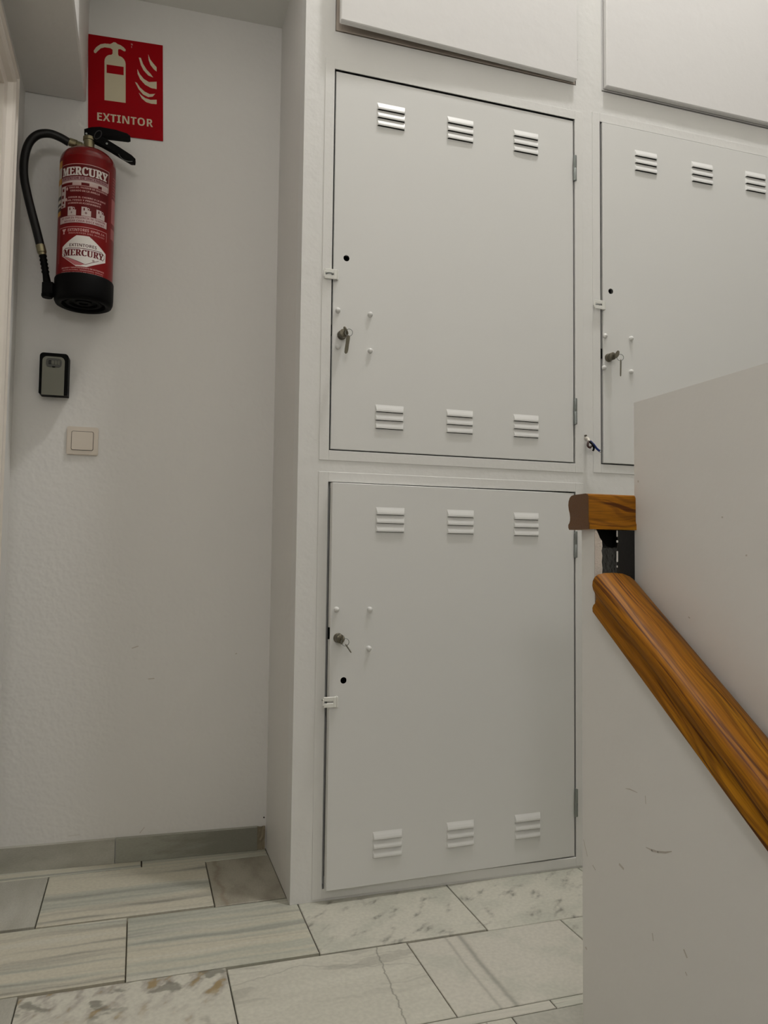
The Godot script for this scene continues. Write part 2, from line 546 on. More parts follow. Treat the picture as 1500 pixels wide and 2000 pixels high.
# ---------------------------------------------------------------- room
func build_shell():
	var s := Shape.new()
	# the cupboard wall: slab 6 cm thick around its openings
	var f := func(x0, x1, y0, y1): s.span(x0, x1, y0, y1, -0.06, 0.0)
	f.call(0.383, 0.464, 0.0, 4.7)
	f.call(1.1985, 1.284, 1.149, 2.282)
	f.call(1.2035, 1.292, 2.282, 2.93)
	f.call(0.464, 1.1985, 1.064, 1.1465)
	f.call(1.1985, 2.012, 0.0, 1.149)
	f.call(0.464, 1.1985, 2.1765, 2.282)
	f.call(1.284, 2.012, 2.186, 2.282)
	f.call(2.012, 2.30, 0.0, 4.7)
	f.call(0.464, 1.1985, 0.0, 0.030)
	f.call(0.464, 2.012, 2.93, 4.7)
	struct("wall_cupboards", s, M.front, "white painted wall that holds the built-in cupboards")
	s = Shape.new()
	s.span(0.383, 0.455, 0.0, 2.53, -0.5, -0.0605)
	struct("wall_column", s, M.plaster, "white plastered return beside the cupboards")
	s = Shape.new()
	s.span(0.40, 2.4, -0.1, 4.75, -0.62, -0.56)
	struct("wall_behind_cupboards", s, M.plaster)
	# back wall with the extinguisher, with its own marks
	var bmarks := [[[0.3242, 0.5987], [0.3408, 0.6042], 3.0], [[0.6178, 0.5758], [0.6215, 0.5766], 3.0], [[0.3717, 0.5097], [0.3873, 0.5107], 3.0], [[0.7113, 0.0901], [0.7125, 0.0915], 4.4], [[0.36, 0.075], [0.372, 0.09], 2.0], [[0.17, 0.083], [0.2, 0.0845], 1.0]]
	s = Shape.new()
	s.face([wb(-0.06, 0.0), wb(0.76, 0.0), wb(0.76, 2.6), wb(-0.06, 2.6)], Vector3.BACK)
	s.face([wb(-0.06, 0, -0.1), wb(0.76, 0, -0.1), wb(0.76, 2.6, -0.1), wb(-0.06, 2.6, -0.1)], Vector3.FORWARD)
	s.face([wb(-0.06, 0), wb(-0.06, 0, -0.1), wb(-0.06, 2.6, -0.1), wb(-0.06, 2.6)], Vector3.LEFT)
	s.face([wb(0.76, 0), wb(0.76, 0, -0.1), wb(0.76, 2.6, -0.1), wb(0.76, 2.6)], Vector3.RIGHT)
	s.face([wb(-0.06, 2.6), wb(0.76, 2.6), wb(0.76, 2.6, -0.1), wb(-0.06, 2.6, -0.1)], Vector3.UP)
	var w := struct("wall_back", s, M.wall, "white stippled wall behind the fire extinguisher")
	scuffs(w, bmarks, func(u, v): return wb(u, v, 0.0003), Vector3.BACK)
	s = Shape.new()
	s.span(-0.347, 0.42, 2.53, 4.72, -0.52, -0.0)
	struct("ceiling_niche", s, M.ceiling, "lower ceiling of the niche beside the cupboards")
	s = Shape.new()
	s.span(-0.5, 2.5, 4.7, 4.8, -0.6, 3.4)
	struct("ceiling", s, M.unseen_dim2)  # unseen, raised and toned down to shape the landing light
	# beam over the door on the left
	s = Shape.new()
	s.span(-0.40, -0.185, 2.1905, 4.6995, -0.408, 3.2, 0.004)
	struct("trim_beam", s, M.plaster, "white plastered beam boxed in over the left door")
	# left wall with a door opening
	s = Shape.new()
	s.span(-0.46, -0.349, -1.5, 2.19, -0.5, -0.06)
	s.span(-0.46, -0.349, 2.02, 2.19, -0.06, 0.86)
	s.span(-0.46, -0.349, -1.5, 4.7, 0.86, 3.3)
	s.span(-0.46, -0.349, 2.19, 4.7, -0.5, 0.86)
	s.span(-0.46, -0.349, -1.5, 0.0, -0.06, 0.86)
	struct("wall_left", s, M.plaster)
	s = Shape.new()
	s.span(2.3, 2.4, -1.5, 4.7, -0.6, 3.3)
	struct("wall_right", s, M.unseen_dim)
	s = Shape.new()
	s.span(-0.5, 2.4, -1.5, 4.7, 3.2, 3.3)
	struct("wall_rear", s, M.unseen_dim2)
	# door and its moulded architrave on the left wall
	s = Shape.new()
	s.span(-0.42, -0.375, 0.005, 2.0, -0.058, 0.855, 0.002)
	var d := struct("door_1", s, M.trimwhite, "white door in the left wall beside the extinguisher")
	s = Shape.new()
	s.tube([Vector3(-0.375, 1.0, 0.76), Vector3(-0.33, 1.0, 0.76), Vector3(-0.33, 1.0, 0.65)], 0.009, 10)
	obj("door_handle", s, M.zinc, d)
	s = Shape.new()
	var prof := [[0.0, -0.349], [0.0, -0.336], [0.06, -0.332], [0.30, -0.328], [0.34, -0.324], [0.38, -0.328], [0.42, -0.334], [0.46, -0.328], [0.60, -0.322], [0.70, -0.321], [0.76, -0.326], [0.82, -0.337], [0.90, -0.339], [1.0, -0.339], [1.0, -0.36]]
	for i in prof.size() - 1:
		var q := []
		for e in [prof[i], prof[i + 1]]:
			var z: float = -0.215 + 0.18 * e[0]
			var y: float = 2.123 - 0.13 * e[0]
			q.append([Vector3(e[1], 0, z), Vector3(e[1], y, z), Vector3(e[1], y, 1.0 - 0.18 * e[0])])
		s.face([q[0][0], q[1][0], q[1][1], q[0][1]], Vector3(1, 0, -0.4 if i < 1 else 0.4 if i == prof.size() - 2 else 0.0))
		s.face([q[0][1], q[1][1], q[1][2], q[0][2]], Vector3(1, 0.4 if i < 1 else -0.4 if i == prof.size() - 2 else 0.0, 0))
	var tr := struct("trim_1", s, M.trimwhite, "moulded white architrave round the left door")

# dark scuffs, each a thin stain lying on its wall; u, v in metres on the wall, last number the width in millimetres
func scuffs(parent: Node, marks: Array, place: Callable, out: Vector3):
	for m in marks:
		var s := Shape.new()
		var n: int = m.size() - 1
		var wd: float = m[n] * 0.0005
		for i in n - 1:
			var a := Vector2(m[i][0], m[i][1])
			var b := Vector2(m[i + 1][0], m[i + 1][1])
			var d := (b - a).normalized()
			var k := Vector2(-d.y, d.x)
			var wa := wd * (0.35 if i == 0 and n > 2 else 1.0)
			var wb2 := wd * (0.5 if i == n - 2 and n > 2 else 1.0)
			var q := []
			for v in [a - d * wa * 0.5 + k * wa, b + d * wb2 * 0.5 + k * wb2, b + d * wb2 * 0.5 - k * wb2, a - d * wa * 0.5 - k * wa]:
				q.append(place.call(v.x, v.y))
			s.face(q, out)
		obj("scuff_mark", s, M.hole if wd > 0.0021 else M.scuff, parent)  # the widest mark is a small hole, drawn as a dark spot

# ---------------------------------------------------------------- floor
func build_floor():
	var s := Shape.new()
	s.span(-0.347, 2.3, -0.2, -0.0135, -0.5, 0.885)
	var fl := struct("floor", s, M.joint, "marble tiled landing floor")
	var rng := RandomNumberGenerator.new()
	rng.seed = 4
	var mats := []
	for k in [[0, 1], [0, 2], [0, 3], [1, 4], [1, 5], [2, 6], [3, 7], [4, 8], [5, 9], [7, 10], [0, 12]]:
		mats.append(marble(k[0], k[1] * 17 + 3))
	M.slab = mats[8]
	# x0, x1, z0, z1, material
	var T := [
		[-0.346, 0.03, -0.408, -0.347, 10], [0.033, 0.382, -0.395, -0.334, 2],
		[-0.346, -0.2075, -0.344, -0.062, 8], [-0.2045, 0.203, -0.342, -0.056, 0], [0.2055, 0.3825, -0.331, -0.046, 9],
		[-0.346, -0.003, -0.047, 0.231, 1], [-0.0005, 0.4025, -0.041, 0.2405, 2],
		[0.4045, 0.8035, -0.05, 0.2475, 3], [0.806, 1.204, -0.05, 0.2545, 4], [1.2065, 1.605, -0.05, 0.255, 3], [1.6075, 2.3, -0.05, 0.255, 4],
		[-0.346, -0.2025, 0.235, 0.5435, 8], [-0.2, 0.1995, 0.2445, 0.5435, 5], [0.202, 0.601, 0.2545, 0.5435, 6], [0.6035, 0.994, 0.258, 0.5435, 7], [0.9965, 1.395, 0.2585, 0.5435, 3], [1.3975, 1.8, 0.2585, 0.5435, 4], [1.8025, 2.3, 0.2585, 0.5435, 6],
		[-0.346, 0.4, 0.5465, 0.5725, 6], [0.4025, 0.7985, 0.5465, 0.5725, 7], [0.801, 1.6, 0.5465, 0.5725, 3], [1.6025, 2.3, 0.5465, 0.5725, 3],
		[-0.346, 0.0, 0.5755, 0.88, 3], [0.0025, 0.4, 0.5755, 0.88, 4], [0.4025, 0.7, 0.5755, 0.88, 6], [0.7025, 1.1, 0.5755, 0.88, 8], [1.1025, 1.5, 0.5755, 0.88, 3], [1.5025, 2.3, 0.5755, 0.88, 4]]
	for t in T:
		var sh := Shape.new()
		var b := 0.0013
		var hs := []
		for k in 4:
			hs.append(rng.randf_range(-0.0006, 0.0004))
		var x0: float = t[0]
		var x1: float = t[1]
		var z0: float = t[2]
		var z1: float = t[3]
		var uvr := Rect2(0.02, 0.02, 0.96, 0.96)
		if t[4] == 0 or t[4] == 2 or t[4] == 10:
			uvr = Rect2(0.02, rng.randf_range(0.02, 0.1), 0.96, 0.88)
		var cn := [Vector3(x0, 0, z0), Vector3(x1, 0, z0), Vector3(x1, 0, z1), Vector3(x0, 0, z1)]
		var inn := [Vector3(x0 + b, hs[0], z0 + b), Vector3(x1 - b, hs[1], z0 + b), Vector3(x1 - b, hs[2], z1 - b), Vector3(x0 + b, hs[3], z1 - b)]
		var uv := []
		for e in [[0, 0], [1, 0], [1, 1], [0, 1]]:
			uv.append(uvr.position + uvr.size * Vector2(e[0], e[1]))
		sh.face(inn, Vector3.UP, uv)
		for k in 4:
			var j := (k + 1) % 4
			var a: Vector3 = cn[k] + Vector3.UP * (hs[k] - b)
			var c: Vector3 = cn[j] + Vector3.UP * (hs[j] - b)
			var outd: Vector3 = (cn[k] + cn[j]) * 0.5 - Vector3((x0 + x1) * 0.5, 0, (z0 + z1) * 0.5)
			sh.face([inn[k], inn[j], c, a], Vector3.UP, [uv[k], uv[j], uv[j], uv[k]])
			sh.face([a, c, c - Vector3.UP * 0.013, a - Vector3.UP * 0.013], outd, [uv[k], uv[j], uv[j], uv[k]])
		obj("tile", sh, mats[t[4]], fl)
	# skirting on the back wall
	var base := Node3D.new()
	base.name = "baseboard_back"
	base.set_meta("kind", "structure")
	base.set_meta("label", "grey marble skirting under the extinguisher wall")
	add_child(base)
	var grey6 := marble(6, 77)
	for q in [[-0.01, 0.294, 8], [0.2965, 0.692, -1]]:
		var sh := Shape.new()
		var lo := wb(q[0], 0.0005, 0.0)
		var a := [wb(q[0], 0.0005, 0.011), wb(q[1], 0.0005, 0.011), wb(q[1], 0.067, 0.011), wb(q[0], 0.067, 0.011)]
		var e := [wb(q[0], 0.0005, 0.0), wb(q[1], 0.0005, 0.0), wb(q[1], 0.0685, 0.0), wb(q[0], 0.0685, 0.0)]
		sh.face(a, Vector3.BACK, [Vector2(0, 1), Vector2(1, 1), Vector2(1, 0), Vector2(0, 0)])
		sh.face([a[3], a[2], e[2], e[3]], Vector3.UP)
		sh.face([a[0], a[3], e[3], e[0]], Vector3.LEFT)
		sh.face([a[1], a[2], e[2], e[1]], Vector3.RIGHT)
		obj("tile", sh, mats[8] if q[2] == 8 else grey6, base)
	# the crumbling mortar at the end of the skirting
	var rub := Shape.new()
	var r2 := RandomNumberGenerator.new()
	r2.seed = 12
	var grid := []
	for i in 5:
		var row := []
		for j in 8:
			row.append(wb(0.692 + 0.0058 * i, 0.0005 + 0.0098 * j, 0.004 + r2.randf() * 0.008))
		grid.append(row)
	for i in 4:
		for j in 7:
			rub.face([grid[i][j], grid[i + 1][j], grid[i + 1][j + 1]], Vector3.BACK)
			rub.face([grid[i][j], grid[i + 1][j + 1], grid[i][j + 1]], Vector3.BACK)
	obj("broken_mortar", rub, paint(Color(0.55, 0.51, 0.43), 0.95), base)

# ---------------------------------------------------------------- stair walls, handrails
func build_stair_walls():
	# lower wall: follows the flight down; its left face carries scuffs
	var top := func(z: float) -> float: return 0.785 - 0.698 * (z - 0.754)
	var marks := [[[0.8857, 0.4204], [0.9, 0.4212], [0.9145, 0.4238], [0.9326, 0.4297], [0.9468, 0.4364], 3.0], [[0.8332, 0.4963], [0.845, 0.4985], [0.8645, 0.4989], 2.0], [[0.8152, 0.3675], [0.8264, 0.3643], 4.0], [[0.9721, 0.3052], [0.9785, 0.2974], 3.0], [[0.7140, 0.185], [0.7165, 0.183], 3.6], [[0.7077, 0.3696], [0.72, 0.345], 1.5], [[0.7368, 0.3359], [0.745, 0.331], 2.0], [[0.90, 0.295], [0.902, 0.285], 2.0], [[0.885, 0.50], [0.886, 0.488], 1.5], [[0.975, 0.275], [0.978, 0.272], 2.0]]
	var uv := func(p: Vector3) -> Vector2: return Vector2((p.z - 0.7) / 0.6, 1.0 - (p.y + 0.2) / 1.1)
	var s := Shape.new()
	var X0 := 0.775
	var X1 := 0.86
	var poly := [Vector3(X0, -0.2, 0.704), Vector3(X0, 0.9265, 0.704), Vector3(X0, 0.9265, 0.745), Vector3(X0, top.call(0.745), 0.745), Vector3(X0, top.call(1.3), 1.3), Vector3(X0, -0.2, 1.3)]
	var pk := PackedVector2Array()
	for q in poly:
		pk.append(Vector2(q.z, q.y))
	var ix := Geometry2D.triangulate_polygon(pk)
	for k in range(0, ix.size(), 3):
		var a: Vector3 = poly[ix[k]]
		var b: Vector3 = poly[ix[k + 1]]
		var c: Vector3 = poly[ix[k + 2]]
		s.tri(a, b, c, Vector3.LEFT, Vector3.LEFT, Vector3.LEFT, uv.call(a), uv.call(b), uv.call(c))
	var w := struct("wall_stairs", s, M.stairs, "white scuffed stair wall under the wooden handrail")
	scuffs(w, marks, func(u, v): return Vector3(X0 - 0.0003, v, u), Vector3.LEFT)
	s = Shape.new()
	# far end, slope under the rail, continuation behind the camera
	s.face([Vector3(X0, -0.2, 0.704), Vector3(X1 + 0.09, -0.2, 0.704), Vector3(X1 + 0.09, top.call(0.745), 0.704), Vector3(X0, top.call(0.745), 0.704)], Vector3.FORWARD)
	s.face([Vector3(X0, top.call(0.745), 0.745), Vector3(X1, top.call(0.745), 0.745), Vector3(X1, top.call(2.6), 2.6), Vector3(X0, top.call(2.6), 2.6)], Vector3.UP)
	s.face([Vector3(X0, top.call(0.745), 0.704), Vector3(X1, top.call(0.745), 0.704), Vector3(X1, top.call(0.745), 0.745), Vector3(X0, top.call(0.745), 0.745)], Vector3.UP)
	s.face([Vector3(X0, top.call(1.3), 1.3), Vector3(X0, top.call(2.6), 2.6), Vector3(X0, -1.5, 2.6), Vector3(X0, -1.5, 1.3)], Vector3.LEFT)
	s.face([Vector3(X0, -0.2, 0.704), Vector3(X0, -0.2, 1.3), Vector3(X0, -1.5, 1.3), Vector3(X0, -1.5, 0.704)], Vector3.LEFT)
	obj("wall_body", s, M.stairs, w)
	# ragged plaster stub that the top rail rests on
	s = Shape.new()
	var rag := [Vector2(X0 + 0.0006, 0.78), Vector2(X0 + 0.0006, 0.9265), Vector2(0.7785, 0.9265), Vector2(0.783, 0.918), Vector2(0.7865, 0.9105), Vector2(0.7905, 0.906), Vector2(0.7915, 0.896), Vector2(0.7895, 0.888), Vector2(0.7912, 0.879), Vector2(0.7898, 0.868), Vector2(0.7915, 0.857), Vector2(0.7905, 0.845), Vector2(0.7925, 0.832), Vector2(0.7915, 0.78)]
	s.sweep(rag, Vector3(0, 0, 0.7041), Vector3(0, 0, 0.0409), Vector3.RIGHT, Vector3.UP, 0.99)
	obj("broken_plaster", s, paint(Color(0.87, 0.83, 0.79), 0.8, bumps(41, 0.05, 8.0, 3), 9.0, 0.7), w)
	# upper wall: level parapet of the next flight, set back by the width of the rail
	var um := [[[0.7549, 1.0151], [0.757, 1.0145], 3.5], [[0.9637, 0.9409], [0.966, 0.9405], 2.5], [[1.0119, 0.8817], [1.014, 0.882], 2.5], [[0.8859, 0.7806], [0.889, 0.779], 2.0]]
	s = Shape.new()
	var yt := 1.1612
	s.face([Vector3(X1, -0.4, 0.744), Vector3(X1, yt, 0.744), Vector3(X1, yt, 1.3), Vector3(X1, -0.4, 1.3)], Vector3.LEFT)
	var w2 := struct("wall_parapet", s, M.stairs, "white level-topped parapet wall right of the handrail")
	scuffs(w2, um, func(u, v): return Vector3(X1 - 0.0003, v, u), Vector3.LEFT)
	s = Shape.new()
	s.face([Vector3(X1, yt, 0.744), Vector3(X1 + 0.09, yt, 0.744), Vector3(X1 + 0.09, yt, 2.6), Vector3(X1, yt, 2.6)], Vector3.UP)
	s.face([Vector3(X1, 0.0, 0.744), Vector3(X1 + 0.09, 0.0, 0.744), Vector3(X1 + 0.09, yt, 0.744), Vector3(X1, yt, 0.744)], Vector3.FORWARD)
	s.face([Vector3(X1 + 0.09, -0.2, 0.704), Vector3(X1 + 0.09, yt, 0.744), Vector3(X1 + 0.09, yt, 2.6), Vector3(X1 + 0.09, -1.5, 2.6)], Vector3.RIGHT)
	s.face([Vector3(X1, -1.5, 1.3), Vector3(X1, yt, 1.3), Vector3(X1, yt, 2.6), Vector3(X1, -1.5, 2.6)], Vector3.LEFT)
	s.face([Vector3(X1, -1.5, 2.6), Vector3(X1, yt, 2.6), Vector3(X1 + 0.09, yt, 2.6), Vector3(X1 + 0.09, -1.5, 2.6)], Vector3.BACK)
	obj("wall_body", s, M.stairs, w2)
	# steps down (where the photograph was taken from) and the unseen flight up, closing the well behind the parapet
	s = Shape.new()
	for k in 9:
		s.span(-0.348, X0, -1.7, -0.17 * k - 0.17, 0.885 + 0.28 * k, minf(0.885 + 0.28 * (k + 1), 3.2))
	struct("stairs_down", s, M.slab, "marble steps going down from the landing")
	s = Shape.new()
	for k in 8:
		s.span(X1 + 0.091, 2.3, -0.2, 0.17 * (k + 1), 0.885 + 0.28 * k, minf(0.885 + 0.28 * (k + 1), 3.2))
	struct("stairs_up", s, M.slab, "unseen marble steps going up behind the parapet")

	# the sloping handrail, cut plumb at its far end
	var hp := [Vector2(0.005, -0.0335), Vector2(0.0005, -0.030), Vector2(0.0, -0.0235), Vector2(0.002, -0.0185), Vector2(0.0055, -0.0155), Vector2(0.0075, -0.010), Vector2(0.0075, -0.004), Vector2(0.005, 0.003), Vector2(0.0015, 0.009), Vector2(0.0, 0.016), Vector2(0.001, 0.024), Vector2(0.005, 0.031), Vector2(0.012, 0.0355), Vector2(0.024, 0.038), Vector2(0.045, 0.0385), Vector2(0.063, 0.037), Vector2(0.078, 0.032), Vector2(0.088, 0.025), Vector2(0.0955, 0.017), Vector2(0.0955, -0.0335)]
	s = Shape.new()
	s.sweep(hp, Vector3(0.763, 0.8105, 0.756), Vector3(0, -0.698, 1.0) * 1.7, Vector3.RIGHT, Vector3.UP, 0.72, 1.15, 5.2)
	var rail := obj("handrail", s, M.wood)
	tag(rail, "long varnished wooden handrail sloping down along the stair wall", "handrail")
	# the short level rail above it
	var tp := []
	for v in [Vector2(0.003, 0.0), Vector2(0.0, 0.004), Vector2(0.0, 0.0095), Vector2(0.0035, 0.0125), Vector2(0.0055, 0.017), Vector2(0.0062, 0.023), Vector2(0.0045, 0.031), Vector2(0.0015, 0.038), Vector2(0.0, 0.046), Vector2(0.0012, 0.0535), Vector2(0.005, 0.0595), Vector2(0.011, 0.063), Vector2(0.02, 0.064)]:
		tp.append(v)
	for v in [Vector2(0.058, 0.064), Vector2(0.0645, 0.0622), Vector2(0.0668, 0.058), Vector2(0.067, 0.0165), Vector2(0.0676, 0.0125), Vector2(0.069, 0.010), Vector2(0.069, 0.0)]:
		tp.append(v)
	s = Shape.new()
	s.sweep(tp, Vector3(0.7612, 0.9265, 0.681), Vector3(0.17, 0, 0), Vector3.BACK, Vector3.UP, 0.72, 2.3, 5.2)
	var r2 := obj("handrail", s, M.wood)
	tag(r2, "short level wooden rail end with moulded profile on the black post", "handrail")
	s = Shape.new()
	s.sweep(tp, Vector3(0.7607, 0.9265, 0.681), Vector3(0.0012, 0, 0), Vector3.BACK, Vector3.UP, 0.72)
	var eg := obj("end_grain", s, M.wood_end, r2)
	eg.set_meta("label", "dark sawn end grain")
	# the black post between the two rails
	var t := thing("newel_post", "black painted iron post between the two wooden rails", "post", Vector3(0.823, 0, 0.695))
	s = Shape.new()
	var rng := RandomNumberGenerator.new()
	rng.seed = 8
	var ring := []
	for k in 13:
		var y := 0.70 + 0.2255 * k / 12.0
		var j := func(): return rng.randf_range(-0.0012, 0.0012)
		ring.append([Vector3(j.call(), y, 0), Vector3(0.0405 + j.call(), y, 0), Vector3(0.0385 + j.call(), y, 0.049), Vector3(j.call(), y, 0.049)])
	for k in 12:
		for e in 4:
			var f := (e + 1) % 4
			var od: Vector3 = (ring[0][e] + ring[0][f]) * 0.5 - Vector3(0.018, 0.70, 0.0245)
			od.y = 0
			s.face([ring[k][e], ring[k][f], ring[k + 1][f]], od)
			s.face([ring[k][e], ring[k + 1][f], ring[k + 1][e]], od)
	obj("shaft", s, M.blackpaint, t)
	s = Shape.new()
	s.sweep([Vector2(-0.046, 0.9262), Vector2(0.0, 0.9262), Vector2(0.0, 0.894), Vector2(-0.012, 0.896), Vector2(-0.026, 0.912)], Vector3(0, 0, 0.004), Vector3(0, 0, 0.03), Vector3.RIGHT, Vector3.UP, 0.99)
	obj("dark_gap_plate", s, M.black, t)  # added black plate that darkens the gap under the top rail
	s = Shape.new()
	for q in [[0.9255, 0.9135, 0.002], [0.9075, 0.903, 0.003], [0.888, 0.868, 0.0026], [0.862, 0.858, 0.0016]]:
		s.box(Vector3(-0.0005 + q[2] * 0.3, (q[0] + q[1]) * 0.5, 0.0485), Vector3(q[2], q[0] - q[1], 0.003), 0.0008)
	var sm := obj("paint_smear", s, M.stairs, t)
	sm.set_meta("label", "white paint drips on the post edge")

# ---------------------------------------------------------------- cupboards
func door_panel(w: float, h: float, th: float, hole: Vector2, r: float) -> Shape:
	# sheet door from (-w,0,-th) to (0,h,0), hinged at x = 0, with one drilled hole
	var s := Shape.new()
	var b := 0.0015
	var c := hole
	var k := r * 1.6
	var xs := [-w + b, c.x - k, c.x + k, -b]
	var ys := [b, c.y - k, c.y + k, h - b]
	for i in 3:
		for j in 3:
			if i == 1 and j == 1:
				continue
			s.face([Vector3(xs[i], ys[j], 0), Vector3(xs[i + 1], ys[j], 0), Vector3(xs[i + 1], ys[j + 1], 0), Vector3(xs[i], ys[j + 1], 0)], Vector3.BACK)
	var n := 32
	for i in n:
		var q := []
		for a in [TAU * i / n, TAU * (i + 1) / n]:
			var d := Vector2(cos(a), sin(a))
			var e := d / maxf(absf(d.x), absf(d.y)) * k
			q.append([Vector3(c.x + d.x * r, c.y + d.y * r, 0), Vector3(c.x + e.x, c.y + e.y, 0), Vector3(c.x + d.x * r, c.y + d.y * r, -0.0016)])
		s.face([q[0][0], q[1][0], q[1][1], q[0][1]], Vector3.BACK)
		s.face([q[0][0], q[1][0], q[1][2], q[0][2]], Vector3(c.x, c.y, -0.0008) - (q[0][0] + q[1][2]) * 0.5)
	# folded edges
	var o := [Vector3(-w, 0, -b), Vector3(0, 0, -b), Vector3(0, h, -b), Vector3(-w, h, -b)]
	var f := [Vector3(-w + b, b, 0), Vector3(-b, b, 0), Vector3(-b, h - b, 0), Vector3(-w + b, h - b, 0)]
	var ce := Vector3(-w * 0.5, h * 0.5, -th * 0.5)
	for i in 4:
		var j := (i + 1) % 4
		s.face([f[i], f[j], o[j], o[i]], (f[i] + o[j]) * 0.5 - ce)
		var bk := Vector3(0, 0, -th + b)
		s.face([o[i], o[j], o[j] + bk, o[i] + bk], (o[i] + o[j]) * 0.5 + bk * 0.5 - ce)
	for i in 3:
		for j in 3:
			if i == 1 and j == 1:
				continue
			var xx := [-w, c.x - k, c.x + k, 0.0]
			var yy := [0.0, c.y - k, c.y + k, h]
			s.face([Vector3(xx[i], yy[j], -th), Vector3(xx[i + 1], yy[j], -th), Vector3(xx[i + 1], yy[j + 1], -th), Vector3(xx[i], yy[j + 1], -th)], Vector3.FORWARD)
	return s

func louver_mesh() -> ArrayMesh:
	# pressed vent: the sheet leans out to a lip at its lower edge; the dark opening below is a painted strip
	var s := Shape.new()
	var w := 0.0405
	var pts := []
	var prof := [[0.0, 0.0, 0.0], [-0.003, 0.0010, 0.0012], [-0.0085, 0.0033, 0.002], [-0.0145, 0.0052, 0.0028], [-0.0185, 0.0054, 0.003], [-0.0195, 0.0046, 0.003]]
	for i in prof.size() - 1:
		var a: Array = prof[i]
		var c: Array = prof[i + 1]
		s.face([Vector3(-w + a[2], a[0], a[1]), Vector3(w - a[2], a[0], a[1]), Vector3(w - c[2], c[0], c[1]), Vector3(-w + c[2], c[0], c[1])], Vector3(0, 0.2, 1))
		for e in [-1.0, 1.0]:
			s.face([Vector3(e * (w - a[2]), a[0], a[1]), Vector3(e * (w - c[2]), c[0], c[1]), Vector3(e * w, c[0], 0), Vector3(e * w, a[0], 0)], Vector3(e, 0, 0.6))
	# inside of the lip
	s.face([Vector3(-w + 0.003, -0.0195, 0.0046), Vector3(w - 0.003, -0.0195, 0.0046), Vector3(w - 0.003, -0.0185, 0.0036), Vector3(-w + 0.003, -0.0185, 0.0036)], Vector3.DOWN)
	s.face([Vector3(-w + 0.003, -0.0185, 0.0036), Vector3(w - 0.003, -0.0185, 0.0036), Vector3(w - 0.001, -0.0165, 0.0002), Vector3(-w + 0.001, -0.0165, 0.0002)], Vector3(0, -1, -0.3))
	s.st.index()
	s.st.set_material(M.metal)
	var m := s.st.commit()
	return m

func slot_shade_mesh() -> ArrayMesh:
	var s := Shape.new()
	s.box(Vector3(0, -0.0185, 0.0004), Vector3(0.076, 0.004, 0.0008))  # black strip painted in for the shaded opening under the lip
	return s.done(M.void)

func stud_mesh() -> ArrayMesh:
	var s := Shape.new()
	s.lathe([[0.0068, 0.0], [0.0068, 0.003], [0.0063, 0.0055], [0.0048, 0.0078], [0.0025, 0.0091], [0.0, 0.0095]], 20, Transform3D(Basis(Vector3.RIGHT, PI / 2), Vector3.ZERO))
	return s.done(M.metal)

func build_cupboards():
	M.louver = louver_mesh()
	M.slot_shade_m = slot_shade_mesh()
	M.stud = stud_mesh()
	cupboard(Vector3(0.464, 1.1465, 0), 0.7345, 1.030, 0.0, -0.0015,
		[[0.5845, 2.1085], [0.7905, 2.110], [0.997, 2.110], [0.5895, 1.277], [0.794, 1.2785], [0.999, 1.279]],
		[[0.4829, 1.5187], [0.572, 1.5174], [0.4844, 1.4214], [0.5733, 1.4187]], Vector2(0.4945, 1.4545), Vector2(0.5045, 1.664), Vector2(0.4735, 1.613), [2.026, 1.299], [true, true, true, true],
		"upper of the two stacked vented metal cupboards, door shut flush", 1.0)
	cupboard(Vector3(0.464, 0.030, 0), 0.7345, 1.034, 2.1, 0.0,
		[[0.5873, 1.0006], [0.7916, 1.0004], [0.9961, 0.999], [0.59, 0.1663], [0.7971, 0.1679], [1.0019, 0.1671]],
		[[0.4841, 0.734], [0.5739, 0.7328], [0.5725, 0.6326]], Vector2(0.4894, 0.6624), Vector2(0.506, 0.5543), Vector2(0.4819, 0.5027), [0.912, 0.182], [true, true, true],
		"lowest vented metal cupboard just above the marble floor, door slightly ajar", 1.0)
	cupboard(Vector3(1.284, 1.149, 0), 0.728, 1.037, 0.0, 0.0065,
		[[1.4026, 2.1178], [1.6114, 2.1178], [1.8199, 2.1223], [1.3953, 1.2786], [1.6046, 1.2786], [1.8139, 1.2786]],
		[[1.2951, 1.5293], [1.3857, 1.5305], [1.2911, 1.4337], [1.385, 1.4295]], Vector2(1.3076, 1.466), Vector2(1.3169, 1.6677), Vector2(1.286, 1.620), [2.03, 1.30], [true, true, true, true],
		"right-hand vented metal cupboard, partly hidden behind the stair parapet", 1.0)
	keys(Vector3(0.4945, 1.4545, 0.0225), 0, "bunch of two keys hanging in the upper left cupboard lock")
	keys(Vector3(0.4899, 0.6624, 0.0493732), 1, "small keys turned sideways in the lock of the ajar cupboard")
	keys(Vector3(1.3076, 1.466, 0.0305), 2, "key with a ring and spare key in the right-hand cupboard lock")
	# the wooden cupboards on top
	wood_cupboard(0.465, 1.2025, 2.286, 2.925, 1.7, "high white wooden cupboard on the left, its door not quite shut")
	wood_cupboard(1.293, 2.011, 2.2875, 2.925, 0.0, "high white wooden cupboard on the right, its door shut")

